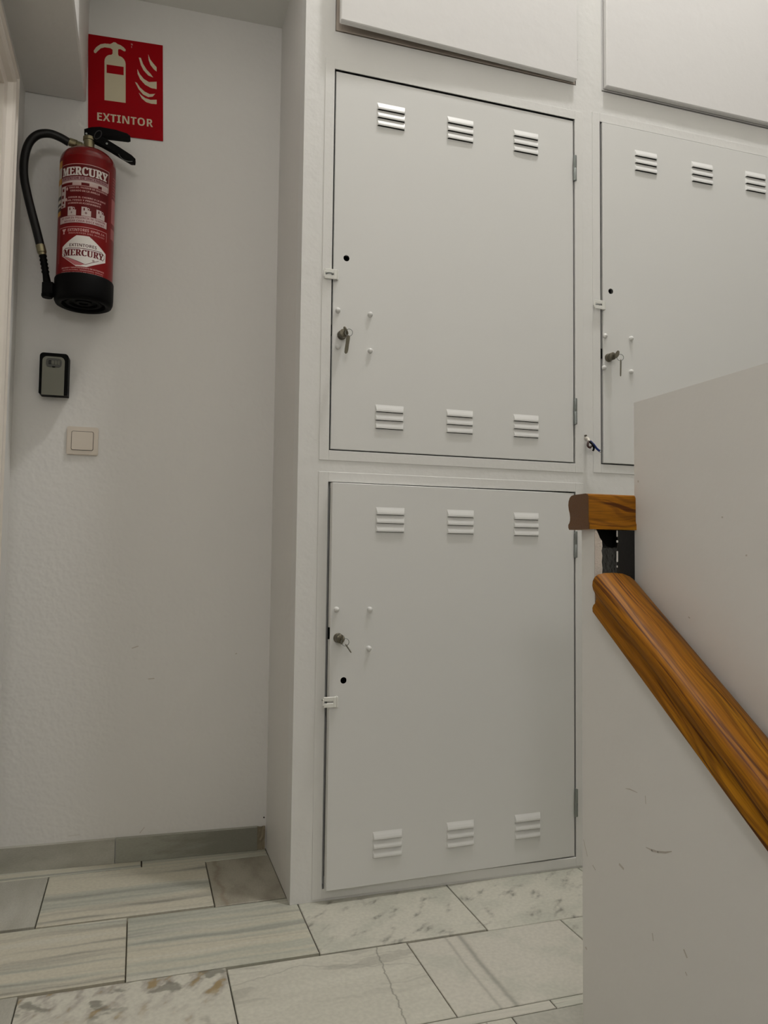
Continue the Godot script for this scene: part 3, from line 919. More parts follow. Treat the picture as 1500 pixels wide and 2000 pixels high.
func cupboard(at: Vector3, w: float, h: float, ajar: float, z: float, vents: Array, studs: Array, lock: Vector2, hole: Vector2, hasp: Vector2, hinges: Array, _s: Array, label: String, _k: float):
	var t := thing("meter_cupboard", label, "cupboard", at, "vented metal cupboards")
	# carcass: a sheet box behind the opening, its inner shade painted near-black
	var s := Shape.new()
	for b in [[0.0, w, 0.0, h, -0.36, -0.355], [-0.004, 0.0, 0.0, h, -0.36, -0.0605], [w, w + 0.004, 0.0, h, -0.36, -0.0605], [0.0, w, -0.004, 0.0, -0.36, -0.0605], [0.0, w, h, h + 0.004, -0.36, -0.0605]]:
		s.span(b[0], b[1], b[2], b[3], b[4], b[5])
	obj("carcass", s, M.inside, t)
	# flange frame, two millimetres proud of the plaster, and its stop behind the door
	s = Shape.new()
	var fw := 0.026
	var lowb := fw if at.y > 0.5 else 0.0245
	for b in [[-fw, 0.0, -lowb, h + fw], [w, w + fw, -lowb, h + fw], [0.0, w, h, h + fw], [0.0, w, -lowb, 0.0]]:
		s.span(b[0], b[1], b[2], b[3], -0.02, 0.0022, 0.0007)
	for b in [[0.0, 0.012, 0.0, h], [w - 0.012, w, 0.0, h], [0.012, w - 0.012, 0.0, 0.012], [0.012, w - 0.012, h - 0.012, h]]:
		s.span(b[0], b[1], b[2], b[3], -0.045, -0.03)
	obj("frame", s, M.frame, t)
	# door
	var gap := 0.0035
	var gl := 0.0065 if at.x > 1.0 else 0.0045
	var dw := w - gap - gl
	var dh := h - 2.0 * gap
	var piv := Vector3(w - gap, gap, z)
	var toloc := func(p) -> Vector3:
		var q := Vector3(p[0] - at.x - piv.x, p[1] - at.y - piv.y, 0)
		return q
	var hl: Vector3 = toloc.call([hole.x, hole.y])
	var d := obj("door", door_panel(dw, dh, 0.02, Vector2(hl.x, hl.y), 0.0083), M.metal, t)
	d.position = piv
	d.rotation_degrees.y = ajar
	for v in vents:
		for k in 3:
			var c: Vector3 = toloc.call([v[0] + 0.0405, v[1] - 0.0225 * k])
			share("louver", M.louver, c, d)
			var so := share("slot_shade", M.slot_shade_m, Vector3.ZERO, d.get_child(d.get_child_count() - 1))
	for p in studs:
		share("stud", M.stud, toloc.call([p[0], p[1] + 0.001]), d)
	# lock barrel
	s = Shape.new()
	var lx := Transform3D(Basis(Vector3.RIGHT, PI / 2), toloc.call([lock.x, lock.y]))
	s.lathe([[0.0125, 0.0], [0.0125, 0.004], [0.0112, 0.006], [0.0102, 0.0075], [0.0102, 0.0125], [0.0112, 0.0135], [0.0112, 0.0235], [0.0100, 0.0245], [0.0, 0.0245]], 24, lx)
	obj("lock", s, M.lockm, d)
	# latch bolt showing in the gap
	s = Shape.new()
	var lb: Vector3 = toloc.call([at.x + gap, lock.y + 0.012])
	s.box(lb + Vector3(-0.0012, 0, -0.006), Vector3(0.005, 0.03, 0.006), 0.001)
	obj("latch", s, M.black, d)
	# padlock hasp: a slotted white tab over the frame, with its staple
	s = Shape.new()
	var hp: Vector3 = toloc.call([hasp.x, hasp.y])
	# the tab is four pieces round its slot
	var zt := 0.008
	for b in [[-0.0325, -0.0275, -0.0095, 0.0095], [-0.005, 0.004, -0.0135, 0.0135]]:
		s.box(hp + Vector3((b[0] + b[1]) * 0.5, (b[2] + b[3]) * 0.5, zt), Vector3(b[1] - b[0], b[3] - b[2], 0.003), 0.0012)
	for b in [[-0.030, -0.004, 0.0025, 0.0135], [-0.030, -0.004, -0.0135, -0.0025]]:
		s.box(hp + Vector3((b[0] + b[1]) * 0.5, (b[2] + b[3]) * 0.5, zt), Vector3(b[1] - b[0], b[3] - b[2], 0.003), 0.0012)
	s.box(hp + Vector3(0.006, 0, 0.004), Vector3(0.004, 0.027, 0.011), 0.001)
	obj("hasp", s, M.white_plastic, d)
	s = Shape.new()
	var st := []
	for k in 9:
		var a := PI * k / 8.0
		st.append(Vector3(hasp.x - at.x - 0.0165 + cos(a) * 0.0085, hasp.y - at.y, 0.0015 + sin(a) * 0.0135))
	s.tube(st, 0.0015, 8)
	obj("staple", s, M.zinc, t)
	# barrel hinges
	for hy in hinges:
		s = Shape.new()
		var o := Vector3(w - 0.0005, hy - at.y, 0.0035)
		s.lathe([[0.0, -0.039], [0.0045, -0.038], [0.0048, -0.036], [0.0048, -0.001], [0.0042, 0.0], [0.0048, 0.001], [0.0048, 0.036], [0.0045, 0.038], [0.0, 0.039]], 16, Transform3D(Basis.IDENTITY, o))
		s.box(o + Vector3(-0.0045, -0.004, 0.0005), Vector3(0.003, 0.07, 0.003), 0.0008)
		obj("hinge", s, M.zinc, t)

func wood_cupboard(x0: float, x1: float, y0: float, y1: float, ajar: float, label: String):
	var t := thing("wooden_cupboard", label, "cupboard", Vector3(x0, y0, 0), "high wooden cupboards")
	var w := x1 - x0
	var h := y1 - y0
	var s := Shape.new()
	for b in [[0.0, w, 0.0, h, -0.36, -0.355], [-0.004, 0.0, 0.0, h, -0.36, -0.0605], [w, w + 0.004, 0.0, h, -0.36, -0.0605], [0.0, w, -0.004, 0.0, -0.36, -0.0605], [0.0, w, h, h + 0.004, -0.36, -0.0605]]:
		s.span(b[0], b[1], b[2], b[3], b[4], b[5])
	obj("carcass", s, M.inside, t)
	# lining round the opening
	s = Shape.new()
	for b in [[0.001, 0.02, 0.0, h], [w - 0.016, w - 0.001, 0.0, h], [0.02, w - 0.016, 0.001, 0.055], [0.02, w - 0.016, h - 0.02, h]]:
		s.span(b[0], b[1], b[2], b[3], -0.05, -0.001, 0.0008)
	obj("lining", s, M.rawwood if ajar > 0.0 else M.gloss, t)
	s = Shape.new()
	var dw := w - 0.010
	s.box(Vector3(-dw * 0.5, h * 0.5, 0.0), Vector3(dw, h - 0.004, 0.019), 0.0022)
	var d := obj("door", s, M.gloss, t)
	d.position = Vector3(w - 0.006, 0.0, 0.0105)
	d.rotation_degrees.y = ajar
	for hy in [0.1, h - 0.1]:
		s = Shape.new()
		s.lathe([[0.0, -0.03], [0.004, -0.029], [0.004, 0.029], [0.0, 0.03]], 12, Transform3D(Basis.IDENTITY, Vector3(w - 0.0015, hy, 0.006)))
		obj("hinge", s, M.gloss, t)

func key_shape(len: float) -> Array:
	# flat key: round bow with a hole, then the blade (outline in x, y; hangs down from the hole)
	return [Vector2(-0.002, 0.004), Vector2(0.002, 0.004), Vector2(0.0048, 0.001), Vector2(0.0052, -0.006), Vector2(0.0048, -len * 0.45), Vector2(0.0052, -len * 0.72), Vector2(0.0040, -len * 0.92), Vector2(0.001, -len), Vector2(-0.0015, -len), Vector2(-0.0040, -len * 0.94), Vector2(-0.0048, -len * 0.7), Vector2(-0.0044, -len * 0.4), Vector2(-0.0052, -0.006), Vector2(-0.0045, 0.001)]

func keys(at: Vector3, kind: int, label: String):
	var t := thing("keys", label, "keys", at, "keys left in the cupboard locks")
	var s := Shape.new()
	# the key in the lock: shank and bow, bow plane upright, sticking out of the wall
	s.box(Vector3(0, 0, 0.005), Vector3(0.0022, 0.007, 0.012), 0.0006)
	var xf := Transform3D(Basis(Vector3.FORWARD, [-0.5, 0.2, 0.25][kind]) , Vector3(0, 0, 0.0))
	var bow := []
	for k in 16:
		var a := TAU * k / 16.0
		bow.append(Vector2(cos(a) * 0.0098, sin(a) * 0.0115))
	var bx := xf.basis * Vector3(0, 1, 0)
	s.sweep(bow, Vector3(-0.0011, 0, 0.0195), xf.basis * Vector3(0.0022, 0, 0), Vector3(0, 0, 1), bx, 0.8)
	obj("inserted_key", s, M.keym, t)
	# ring through the bow
	s = Shape.new()
	var ring := []
	var rc: Vector3 = [Vector3(0.0065, -0.006, 0.026), Vector3(0.006, -0.005, 0.026), Vector3(0.006, -0.0105, 0.026)][kind]
	var rr := 0.0095
	for k in 24:
		var a := TAU * k / 24.0
		ring.append(rc + Vector3(cos(a) * rr * 0.93, sin(a) * rr, cos(a) * rr * 0.35))
	s.tube(ring, 0.0009, 8, true)
	obj("ring", s, M.zinc, t)
	s = Shape.new()
	var kb := Basis.IDENTITY
	var hang := rc + Vector3(-0.002, -rr - 0.002, 0.001)
	var kl := 0.045
	if kind == 0:
		kb = Basis(Vector3.FORWARD, 0.13) * Basis(Vector3.UP, 0.2)
	elif kind == 1:
		kb = Basis(Vector3.FORWARD, -0.62) * Basis(Vector3.UP, 1.25)
		kl = 0.022
		hang = rc + Vector3(0.003, -rr + 0.001, 0.001)
	else:
		kb = Basis(Vector3.FORWARD, 0.02) * Basis(Vector3.UP, 0.7)
		hang = rc + Vector3(0.001, -rr - 0.001, 0.001)
	s.sweep(key_shape(kl), hang - kb.z * 0.0009, kb.z * 0.0018, kb.x, kb.y, 0.9)
	obj("hanging_key", s, M.keym, t)

# ---------------------------------------------------------------- things on the extinguisher wall
func build_back_wall_things():
	sign_panel()
	extinguisher()
	# key safe
	var t := thing("key_safe", "small black combination key safe with grey front under the extinguisher", "key safe", wb(0.0945, 1.312, 0.0005))
	t.rotation.y = WANG
	var body := []
	for k in 7:
		var a := PI * 0.5 * k / 6.0
		body.append(Vector2(0.0375 - 0.010 + 0.010 * cos(a), 0.118 - 0.010 + 0.010 * sin(a)))
	for k in 7:
		var a := PI * 0.5 + PI * 0.5 * k / 6.0
		body.append(Vector2(-0.0375 + 0.010 + 0.010 * cos(a), 0.118 - 0.010 + 0.010 * sin(a)))
	body.append(Vector2(-0.0375, 0.004))
	body.append(Vector2(-0.0345, 0.0))
	body.append(Vector2(0.0375, 0.0))
	var s := Shape.new()
	s.sweep(body, Vector3.ZERO, Vector3(0, 0, 0.038), Vector3.RIGHT, Vector3.UP, 0.8)
	obj("body", s, M.black, t)
	var fr := []
	for k in 9:
		var a := PI * 0.5 * k / 8.0
		fr.append(Vector2(0.0155 + 0.0125 * cos(a), 0.0955 + 0.0125 * sin(a)))
	for k in 9:
		var a := PI * 0.5 + PI * 0.5 * k / 8.0
		fr.append(Vector2(-0.0175 + 0.0125 * cos(a), 0.0955 + 0.0125 * sin(a)))
	fr.append(Vector2(-0.030, 0.0))
	fr.append(Vector2(0.028, 0.0))
	s = Shape.new()
	s.sweep(fr, Vector3(0, -0.0004, 0.034), Vector3(0, 0, 0.006), Vector3.RIGHT, Vector3.UP, 0.8)
	var cov := obj("front_cover", s, paint(Color(0.44, 0.44, 0.385), 0.42), t)
	s = Shape.new()
	var wn := []
	for k in 24:
		var a := TAU * k / 24.0
		wn.append(Vector2(0.0205 * signf(cos(a)) * pow(absf(cos(a)), 0.45), 0.090 + 0.0125 * signf(sin(a)) * pow(absf(sin(a)), 0.6)))
	s.sweep(wn, Vector3(0, 0, 0.0412), Vector3(0, 0, 0.0012), Vector3.RIGHT, Vector3.UP, 0.8)
	obj("dial_window", s, paint(Color(0.24, 0.24, 0.21), 0.4), cov)
	for k in 4:
		s = Shape.new()
		s.lathe([[0.0, -0.0032], [0.0075, -0.0032], [0.0082, -0.002], [0.0082, 0.002], [0.0075, 0.0032], [0.0, 0.0032]], 20, Transform3D(Basis(Vector3.FORWARD, PI / 2), Vector3(-0.0105 + 0.0078 * k, 0.0905, 0.0368)))
		obj("dial", s, paint(Color(0.07, 0.07, 0.065), 0.4) if k == 0 else paint(Color(0.42, 0.42, 0.38), 0.4), cov)
	s = Shape.new()
	s.sweep([Vector2(-0.005, 0.0795), Vector2(0.005, 0.0795), Vector2(0.003, 0.0765), Vector2(-0.003, 0.0765)], Vector3(0, 0, 0.0414), Vector3(0, 0, 0.002), Vector3.RIGHT, Vector3.UP, 0.9)
	obj("release_button", s, M.black, cov)
	# light switch
	t = thing("light_switch", "cream square light switch with one rocker below the key safe", "light switch", wb(0.1723, 1.1905, 0.0003))
	t.rotation.y = WANG
	s = Shape.new()
	s.sweep(rrect(0.0425, 0.0405, 0.006), Vector3(0, 0, 0), Vector3(0, 0, 0.005), Vector3.RIGHT, Vector3.UP, 0.7)
	s.sweep(rrect(0.0405, 0.0385, 0.006), Vector3(0, 0, 0.005), Vector3(0, 0, 0.0018), Vector3.RIGHT, Vector3.UP, 0.7)
	obj("frame_plate", s, M.switch, t)
	s = Shape.new()
	s.sweep(rrect(0.0298, 0.0276, 0.005), Vector3(0, 0, 0.0066), Vector3(0, 0, 0.0004), Vector3.RIGHT, Vector3.UP, 0.7)
	obj("gap", s, M.groove, t)  # dark plate painted in for the recess round the rocker
	s = Shape.new()
	s.sweep(rrect(0.0283, 0.0261, 0.004), Vector3(0, 0, 0.005), Vector3(0, 0, 0.0040), Vector3.RIGHT, Vector3.UP, 0.7)
	obj("rocker", s, M.switch, t)

func rrect(hx: float, hy: float, r: float) -> Array:
	var o := []
	for q in 4:
		var c := Vector2([1, -1, -1, 1][q] * (hx - r), [1, 1, -1, -1][q] * (hy - r))
		for k in 6:
			var a := PI * 0.5 * (q + k / 5.0)
			o.append(c + Vector2(cos(a), sin(a)) * r)
	return o

func sign_panel():
	var t := thing("fire_sign", "red fire extinguisher sign with cream pictogram above the extinguisher", "sign", wb(0.2595, 2.251, 0.001))
	t.basis = Basis(Vector3.UP, WANG) * Basis(Vector3.BACK, 0.030)
	var w := 420
	var h := 594
	var img := Image.create(w, h, false, Image.FORMAT_RGB8)
	var red := Color(0.60, 0.0, 0.055)
	var cr := Color(0.80, 0.765, 0.66)
	img.fill(red)
	var P := func(u: float, v: float) -> Vector2: return Vector2(u * w, v * h)
	# bottle
	var b := [P.call(0.215, 0.655), P.call(0.215, 0.255)]
	for k in 9:
		var a := PI - PI * 0.5 * k / 8.0
		b.append(P.call(0.305 + 0.09 * cos(a), 0.255 - 0.075 * sin(a)))
	b.append(P.call(0.322, 0.165))
	b.append(P.call(0.322, 0.125))
	b.append(P.call(0.29, 0.112))
	b.append(P.call(0.22, 0.112))
	b.append(P.call(0.165, 0.13))
	b.append(P.call(0.12, 0.168))
	b.append(P.call(0.10, 0.188))
	b.append(P.call(0.078, 0.185))
	b.append(P.call(0.072, 0.165))
	b.append(P.call(0.105, 0.125))
	b.append(P.call(0.16, 0.088))
	b.append(P.call(0.22, 0.073))
	b.append(P.call(0.29, 0.070))
	b.append(P.call(0.315, 0.058))
	b.append(P.call(0.335, 0.045))
	b.append(P.call(0.365, 0.045))
	b.append(P.call(0.385, 0.058))
	b.append(P.call(0.43, 0.066))
	b.append(P.call(0.47, 0.083))
	b.append(P.call(0.495, 0.102))
	b.append(P.call(0.495, 0.120))
	b.append(P.call(0.475, 0.124))
	b.append(P.call(0.43, 0.108))
	b.append(P.call(0.40, 0.110))
	b.append(P.call(0.395, 0.125))
	b.append(P.call(0.395, 0.165))
	for k in 9:
		var a := PI * 0.5 - PI * 0.5 * k / 8.0
		b.append(P.call(0.405 + 0.09 * cos(a), 0.255 - 0.075 * sin(a)))
	b.append(P.call(0.495, 0.655))
	fill_poly(img, b, cr)
	fill_poly(img, [P.call(0.243, 0.287), P.call(0.468, 0.287), P.call(0.468, 0.372), P.call(0.243, 0.372)], red)
	# flames
	for f in [
		[[0.80, 0.115], [0.825, 0.165], [0.87, 0.205], [0.915, 0.24], [0.915, 0.285], [0.875, 0.265], [0.83, 0.225], [0.805, 0.175]],
		[[0.672, 0.165], [0.70, 0.165], [0.73, 0.225], [0.78, 0.28], [0.83, 0.315], [0.868, 0.352], [0.80, 0.338], [0.735, 0.29], [0.70, 0.24]],
		[[0.652, 0.285], [0.685, 0.335], [0.74, 0.380], [0.81, 0.405], [0.915, 0.39], [0.915, 0.468], [0.84, 0.465], [0.76, 0.44], [0.69, 0.39], [0.655, 0.335]],
		[[0.62, 0.425], [0.645, 0.43], [0.69, 0.475], [0.75, 0.51], [0.82, 0.53], [0.895, 0.518], [0.86, 0.552], [0.80, 0.563], [0.73, 0.543], [0.67, 0.495]],
		[[0.668, 0.528], [0.70, 0.55], [0.76, 0.578], [0.83, 0.588], [0.915, 0.578], [0.915, 0.625], [0.84, 0.628], [0.77, 0.618], [0.71, 0.585]]]:
		var q := []
		for e in f:
			q.append(P.call(e[0], e[1]))
		fill_poly(img, q, cr)
	words(img, "EXTINTOR", "Droid Sans", true, Rect2(0.118 * w, 0.787 * h, 0.745 * w, 0.082 * h), cr)
	fill_poly(img, [P.call(0.565, 0.03), P.call(0.59, 0.032), P.call(0.592, 0.05), P.call(0.57, 0.046)], Color(0.7, 0.5, 0.47))  # small pale mark near the top edge
	fill_poly(img, [P.call(0.572, 0.056), P.call(0.582, 0.056), P.call(0.58, 0.078), P.call(0.572, 0.075)], Color(0.7, 0.5, 0.47))
	var m := StandardMaterial3D.new()
	m.albedo_texture = ImageTexture.create_from_image(img)
	m.roughness = 0.5
	m.metallic_specular = 0.2
	m.texture_repeat = false
	var s := Shape.new()
	var hw := 0.1055
	var hh := 0.148
	s.box(Vector3(0, 0, 0.001), Vector3(hw * 2.0, hh * 2.0, 0.002), 0.0003)
	obj("panel", s, paint(red, 0.45), t)
	s = Shape.new()
	s.face([Vector3(-hw, -hh, 0.0022), Vector3(hw, -hh, 0.0022), Vector3(hw, hh, 0.0022), Vector3(-hw, hh, 0.0022)], Vector3.BACK, [Vector2(0, 1), Vector2(1, 1), Vector2(1, 0), Vector2(0, 0)])
	obj("printed_face", s, m, t)

func label_print() -> StandardMaterial3D:
	# wrap of 200 degrees by 33 cm: x in degrees from the front, y in metres above the floor
	var W := 1024
	var H := 1024
	var img := Image.create(W, H, false, Image.FORMAT_RGB8)
	var red := Color(0.455, 0.012, 0.025)
	var deep := Color(0.36, 0.01, 0.025)
	var wh := Color(0.86, 0.84, 0.82)
	var pk := Color(0.80, 0.66, 0.64)
	img.fill(red)
	var X := func(a: float) -> float: return (a + 100.0) / 200.0 * W
	var Y := func(v: float) -> float: return (1.955 - v) / 0.33 * H
	var R := func(a0: float, a1: float, v1: float, v0: float, c: Color): fill_poly(img, [Vector2(X.call(a0), Y.call(v1)), Vector2(X.call(a1), Y.call(v1)), Vector2(X.call(a1), Y.call(v0)), Vector2(X.call(a0), Y.call(v0))], c)
	var T := func(tx: String, a0: float, a1: float, v1: float, v0: float, c: Color, serif := false, bold := true): words(img, tx, "Droid Serif" if serif else "Droid Sans", bold, Rect2(X.call(a0), Y.call(v1), X.call(a1) - X.call(a0), Y.call(v0) - Y.call(v1)), c)
	# main label
	R.call(-56.0, 54.0, 1.928, 1.762, deep)
	R.call(-54.0, 54.0, 1.928, 1.9262, pk)
	R.call(53.2, 54.2, 1.928, 1.868, pk)
	R.call(-56.4, -55.8, 1.94, 1.765, Color(0.16, 0.08, 0.09))
	for o in [-0.6, 0.0, 0.6]:
		for e in [-0.0006, 0.0006]:
			T.call("MERCURY", -52.0 + o, 49.5 + o, 1.9185 + e, 1.8955 + e, wh, true)
	R.call(-55.0, 52.0, 1.8925, 1.8825, Color(0.66, 0.52, 0.53))
	T.call("EXTINTOR DE INCENDIOS", -50.0, 48.0, 1.8910, 1.8842, Color(0.36, 0.12, 0.15), false)
	R.call(-55.0, 52.0, 1.8815, 1.8755, Color(0.78, 0.71, 0.70))
	R.call(-25.0, -6.0, 1.8755, 1.8680, Color(0.76, 0.66, 0.65))
	R.call(10.0, 28.0, 1.8755, 1.8680, Color(0.76, 0.66, 0.65))
	R.call(36.0, 52.0, 1.8755, 1.8650, Color(0.76, 0.66, 0.65))
	R.call(-55.0, 52.0, 1.8675, 1.8662, pk)
	R.call(-55.0, -41.0, 1.866, 1.808, Color(0.74, 0.68, 0.67))
	for q in [[1.861, 1.853, -51.0, -46.0], [1.843, 1.834, -53.0, -47.0], [1.826, 1.819, -50.0, -45.0], [1.815, 1.810, -52.0, -47.0]]:
		R.call(q[2], q[3], q[0], q[1], deep)
	fill_poly(img, disc(Vector2(X.call(-37.5), Y.call(1.8585)), 11.0, 15.0), pk)
	fill_poly(img, disc(Vector2(X.call(-39.0), Y.call(1.829)), 11.0, 15.0), pk)
	T.call("TIRAR DEL PASADOR DE SEGURIDAD", -33.0, 50.0, 1.8635, 1.8585, pk)
	T.call("TIRANDO DE LA ANILLA", -30.0, 32.0, 1.8550, 1.8500, pk)
	T.call("DIRIGIR EL CHORRO A LA BASE", -34.0, 46.0, 1.8365, 1.8318, pk)
	T.call("DEL FUEGO Y PRESIONAR", -36.0, 36.0, 1.8285, 1.8238, pk)
	T.call("LA MANETA DE ACCIONAMIENTO", -34.0, 34.0, 1.8205, 1.8158, pk)
	var i := 0
	for a in [-34.0, -4.0, 26.0]:
		R.call(a, a + 19.0, 1.8085, 1.7835, Color(0.76, 0.70, 0.69))
		R.call(a + 4.0, a + 6.5, 1.8055, 1.7985, deep)
		R.call(a + 11.0, a + 19.0, 1.8085, 1.7995, deep)
		fill_poly(img, disc(Vector2(X.call(a + 13.5), Y.call(1.8025)), 14.0, 14.0), Color(0.76, 0.70, 0.69))
		fill_poly(img, disc(Vector2(X.call(a + 13.5), Y.call(1.8025)), 7.0, 7.0), deep)
		fill_poly(img, disc(Vector2(X.call(a + 9.0), Y.call(1.7920)), 12.0 if i == 1 else 7.0, 9.0), Color(0.5, 0.38, 0.38))
		i += 1
	R.call(-57.0, 51.0, 1.7825, 1.7640, Color(0.76, 0.68, 0.67))
	T.call("NO USAR EN PRESENCIA DE TENSION", -51.0, 46.0, 1.7800, 1.7745, Color(0.45, 0.22, 0.25))
	T.call("REVISAR CADA DOCE MESES", -42.0, 44.0, 1.7715, 1.7660, Color(0.45, 0.22, 0.25))
	# maker's label
	R.call(-58.0, 52.0, 1.7530, 1.7518, pk)
	R.call(-58.0, -57.2, 1.7530, 1.655, pk)
	R.call(51.4, 52.2, 1.7530, 1.728, pk)
	fill_poly(img, [Vector2(X.call(-48.0), Y.call(1.7475)), Vector2(X.call(-36.0), Y.call(1.7475)), Vector2(X.call(-41.0), Y.call(1.7385)), Vector2(X.call(-40.0), Y.call(1.7335)), Vector2(X.call(-45.0), Y.call(1.7335)), Vector2(X.call(-43.5), Y.call(1.7385))], pk)
	T.call("EXTINTORES", -32.0, 12.0, 1.7480, 1.7400, pk)
	T.call("ESPAÑA, S.A.", 16.0, 47.0, 1.7480, 1.7400, pk)
	T.call("INDUSTRIA DEL FUEGO", -30.0, 46.0, 1.7370, 1.7330, pk, false, false)
	# lozenge
	var hx := func(a: float, v: float) -> Vector2: return Vector2(X.call(a), Y.call(v))
	fill_poly(img, [hx.call(-45.0, 1.6985), hx.call(-12.0, 1.7285), hx.call(13.0, 1.7285), hx.call(51.0, 1.6935), hx.call(51.0, 1.6690), hx.call(10.0, 1.6435), hx.call(-12.0, 1.6435), hx.call(-45.0, 1.6730)], wh)
	fill_poly(img, [hx.call(-42.0, 1.6715), hx.call(6.0, 1.6500), hx.call(-2.0, 1.6465), hx.call(-14.0, 1.6465)], Color(0.70, 0.40, 0.42))
	fill_line(img, [hx.call(-44.0, 1.6745), hx.call(7.0, 1.6495), hx.call(34.0, 1.6670)], 4.0, Color(0.35, 0.1, 0.12))
	T.call("EXTINTORES", -27.0, 29.0, 1.7060, 1.6975, Color(0.28, 0.13, 0.14))
	fill_line(img, [hx.call(-36.0, 1.6735), hx.call(-42.0, 1.6790), hx.call(-42.5, 1.6860), hx.call(-37.0, 1.6930), hx.call(40.0, 1.6930), hx.call(47.0, 1.6870), hx.call(47.5, 1.6790), hx.call(43.0, 1.6710)], 5.0, Color(0.30, 0.08, 0.10))
	for o in [-0.5, 0.0, 0.5]:
		T.call("MERCURY", -40.0 + o, 45.0 + o, 1.6900, 1.6720, Color(0.36, 0.03, 0.07), true)
	T.call("®", 20.0, 25.5, 1.6665, 1.6610, Color(0.35, 0.15, 0.16))
	T.call("RECARGA Y MANTENIMIENTO DE EXTINTORES", -45.0, 48.0, 1.6415, 1.6378, pk)
	T.call("INSTALACIONES, MANGUERAS, SEÑALES", -42.0, 46.0, 1.6355, 1.6318, pk)
	T.call("SERVICIO TÉCNICO EN TODA ESPAÑA", -45.0, 46.0, 1.6295, 1.6258, pk)
	# striped label round on the left
	R.call(-92.0, -57.0, 1.945, 1.79, Color(0.80, 0.77, 0.72))
	for q in [[1.945, 1.925, 0], [1.895, 1.878, 0], [1.845, 1.835, 1], [1.825, 1.818, 1], [1.813, 1.803, 1], [1.803, 1.79, 0]]:
		R.call(-92.0, -57.0, q[0], q[1], Color(0.80, 0.56, 0.18) if q[2] == 0 else Color(0.22, 0.18, 0.18))
	# pale inspection sticker on the right
	R.call(66.0, 98.0, 1.86, 1.79, Color(0.68, 0.36, 0.37))
	R.call(66.0, 98.0, 1.775, 1.745, Color(0.66, 0.35, 0.36))
	for k in 7:
		R.call(69.0, 92.0 - (k % 3) * 6.0, 1.922 - 0.0085 * k, 1.919 - 0.0085 * k, Color(0.70, 0.28, 0.30))
	var m := StandardMaterial3D.new()
	m.albedo_texture = ImageTexture.create_from_image(img)
	m.roughness = 0.35
	m.metallic_specular = 0.35
	m.texture_repeat = false
	return m

func disc(c: Vector2, rx: float, ry: float) -> Array:
	var o := []
	for k in 16:
		o.append(c + Vector2(cos(TAU * k / 16.0) * rx, sin(TAU * k / 16.0) * ry))
	return o

func smooth_path(pts: Array, n := 8) -> Array:
	var c := Curve3D.new()
	for i in pts.size():
		var a: Vector3 = pts[maxi(i - 1, 0)]
		var b: Vector3 = pts[mini(i + 1, pts.size() - 1)]
		var t := (b - a) / 6.0
		c.add_point(pts[i], -t, t)
	var o := []
	for i in pts.size() - 1:
		for k in n:
			o.append(c.sample(i, float(k) / n))
	o.append(pts[pts.size() - 1])
	return o

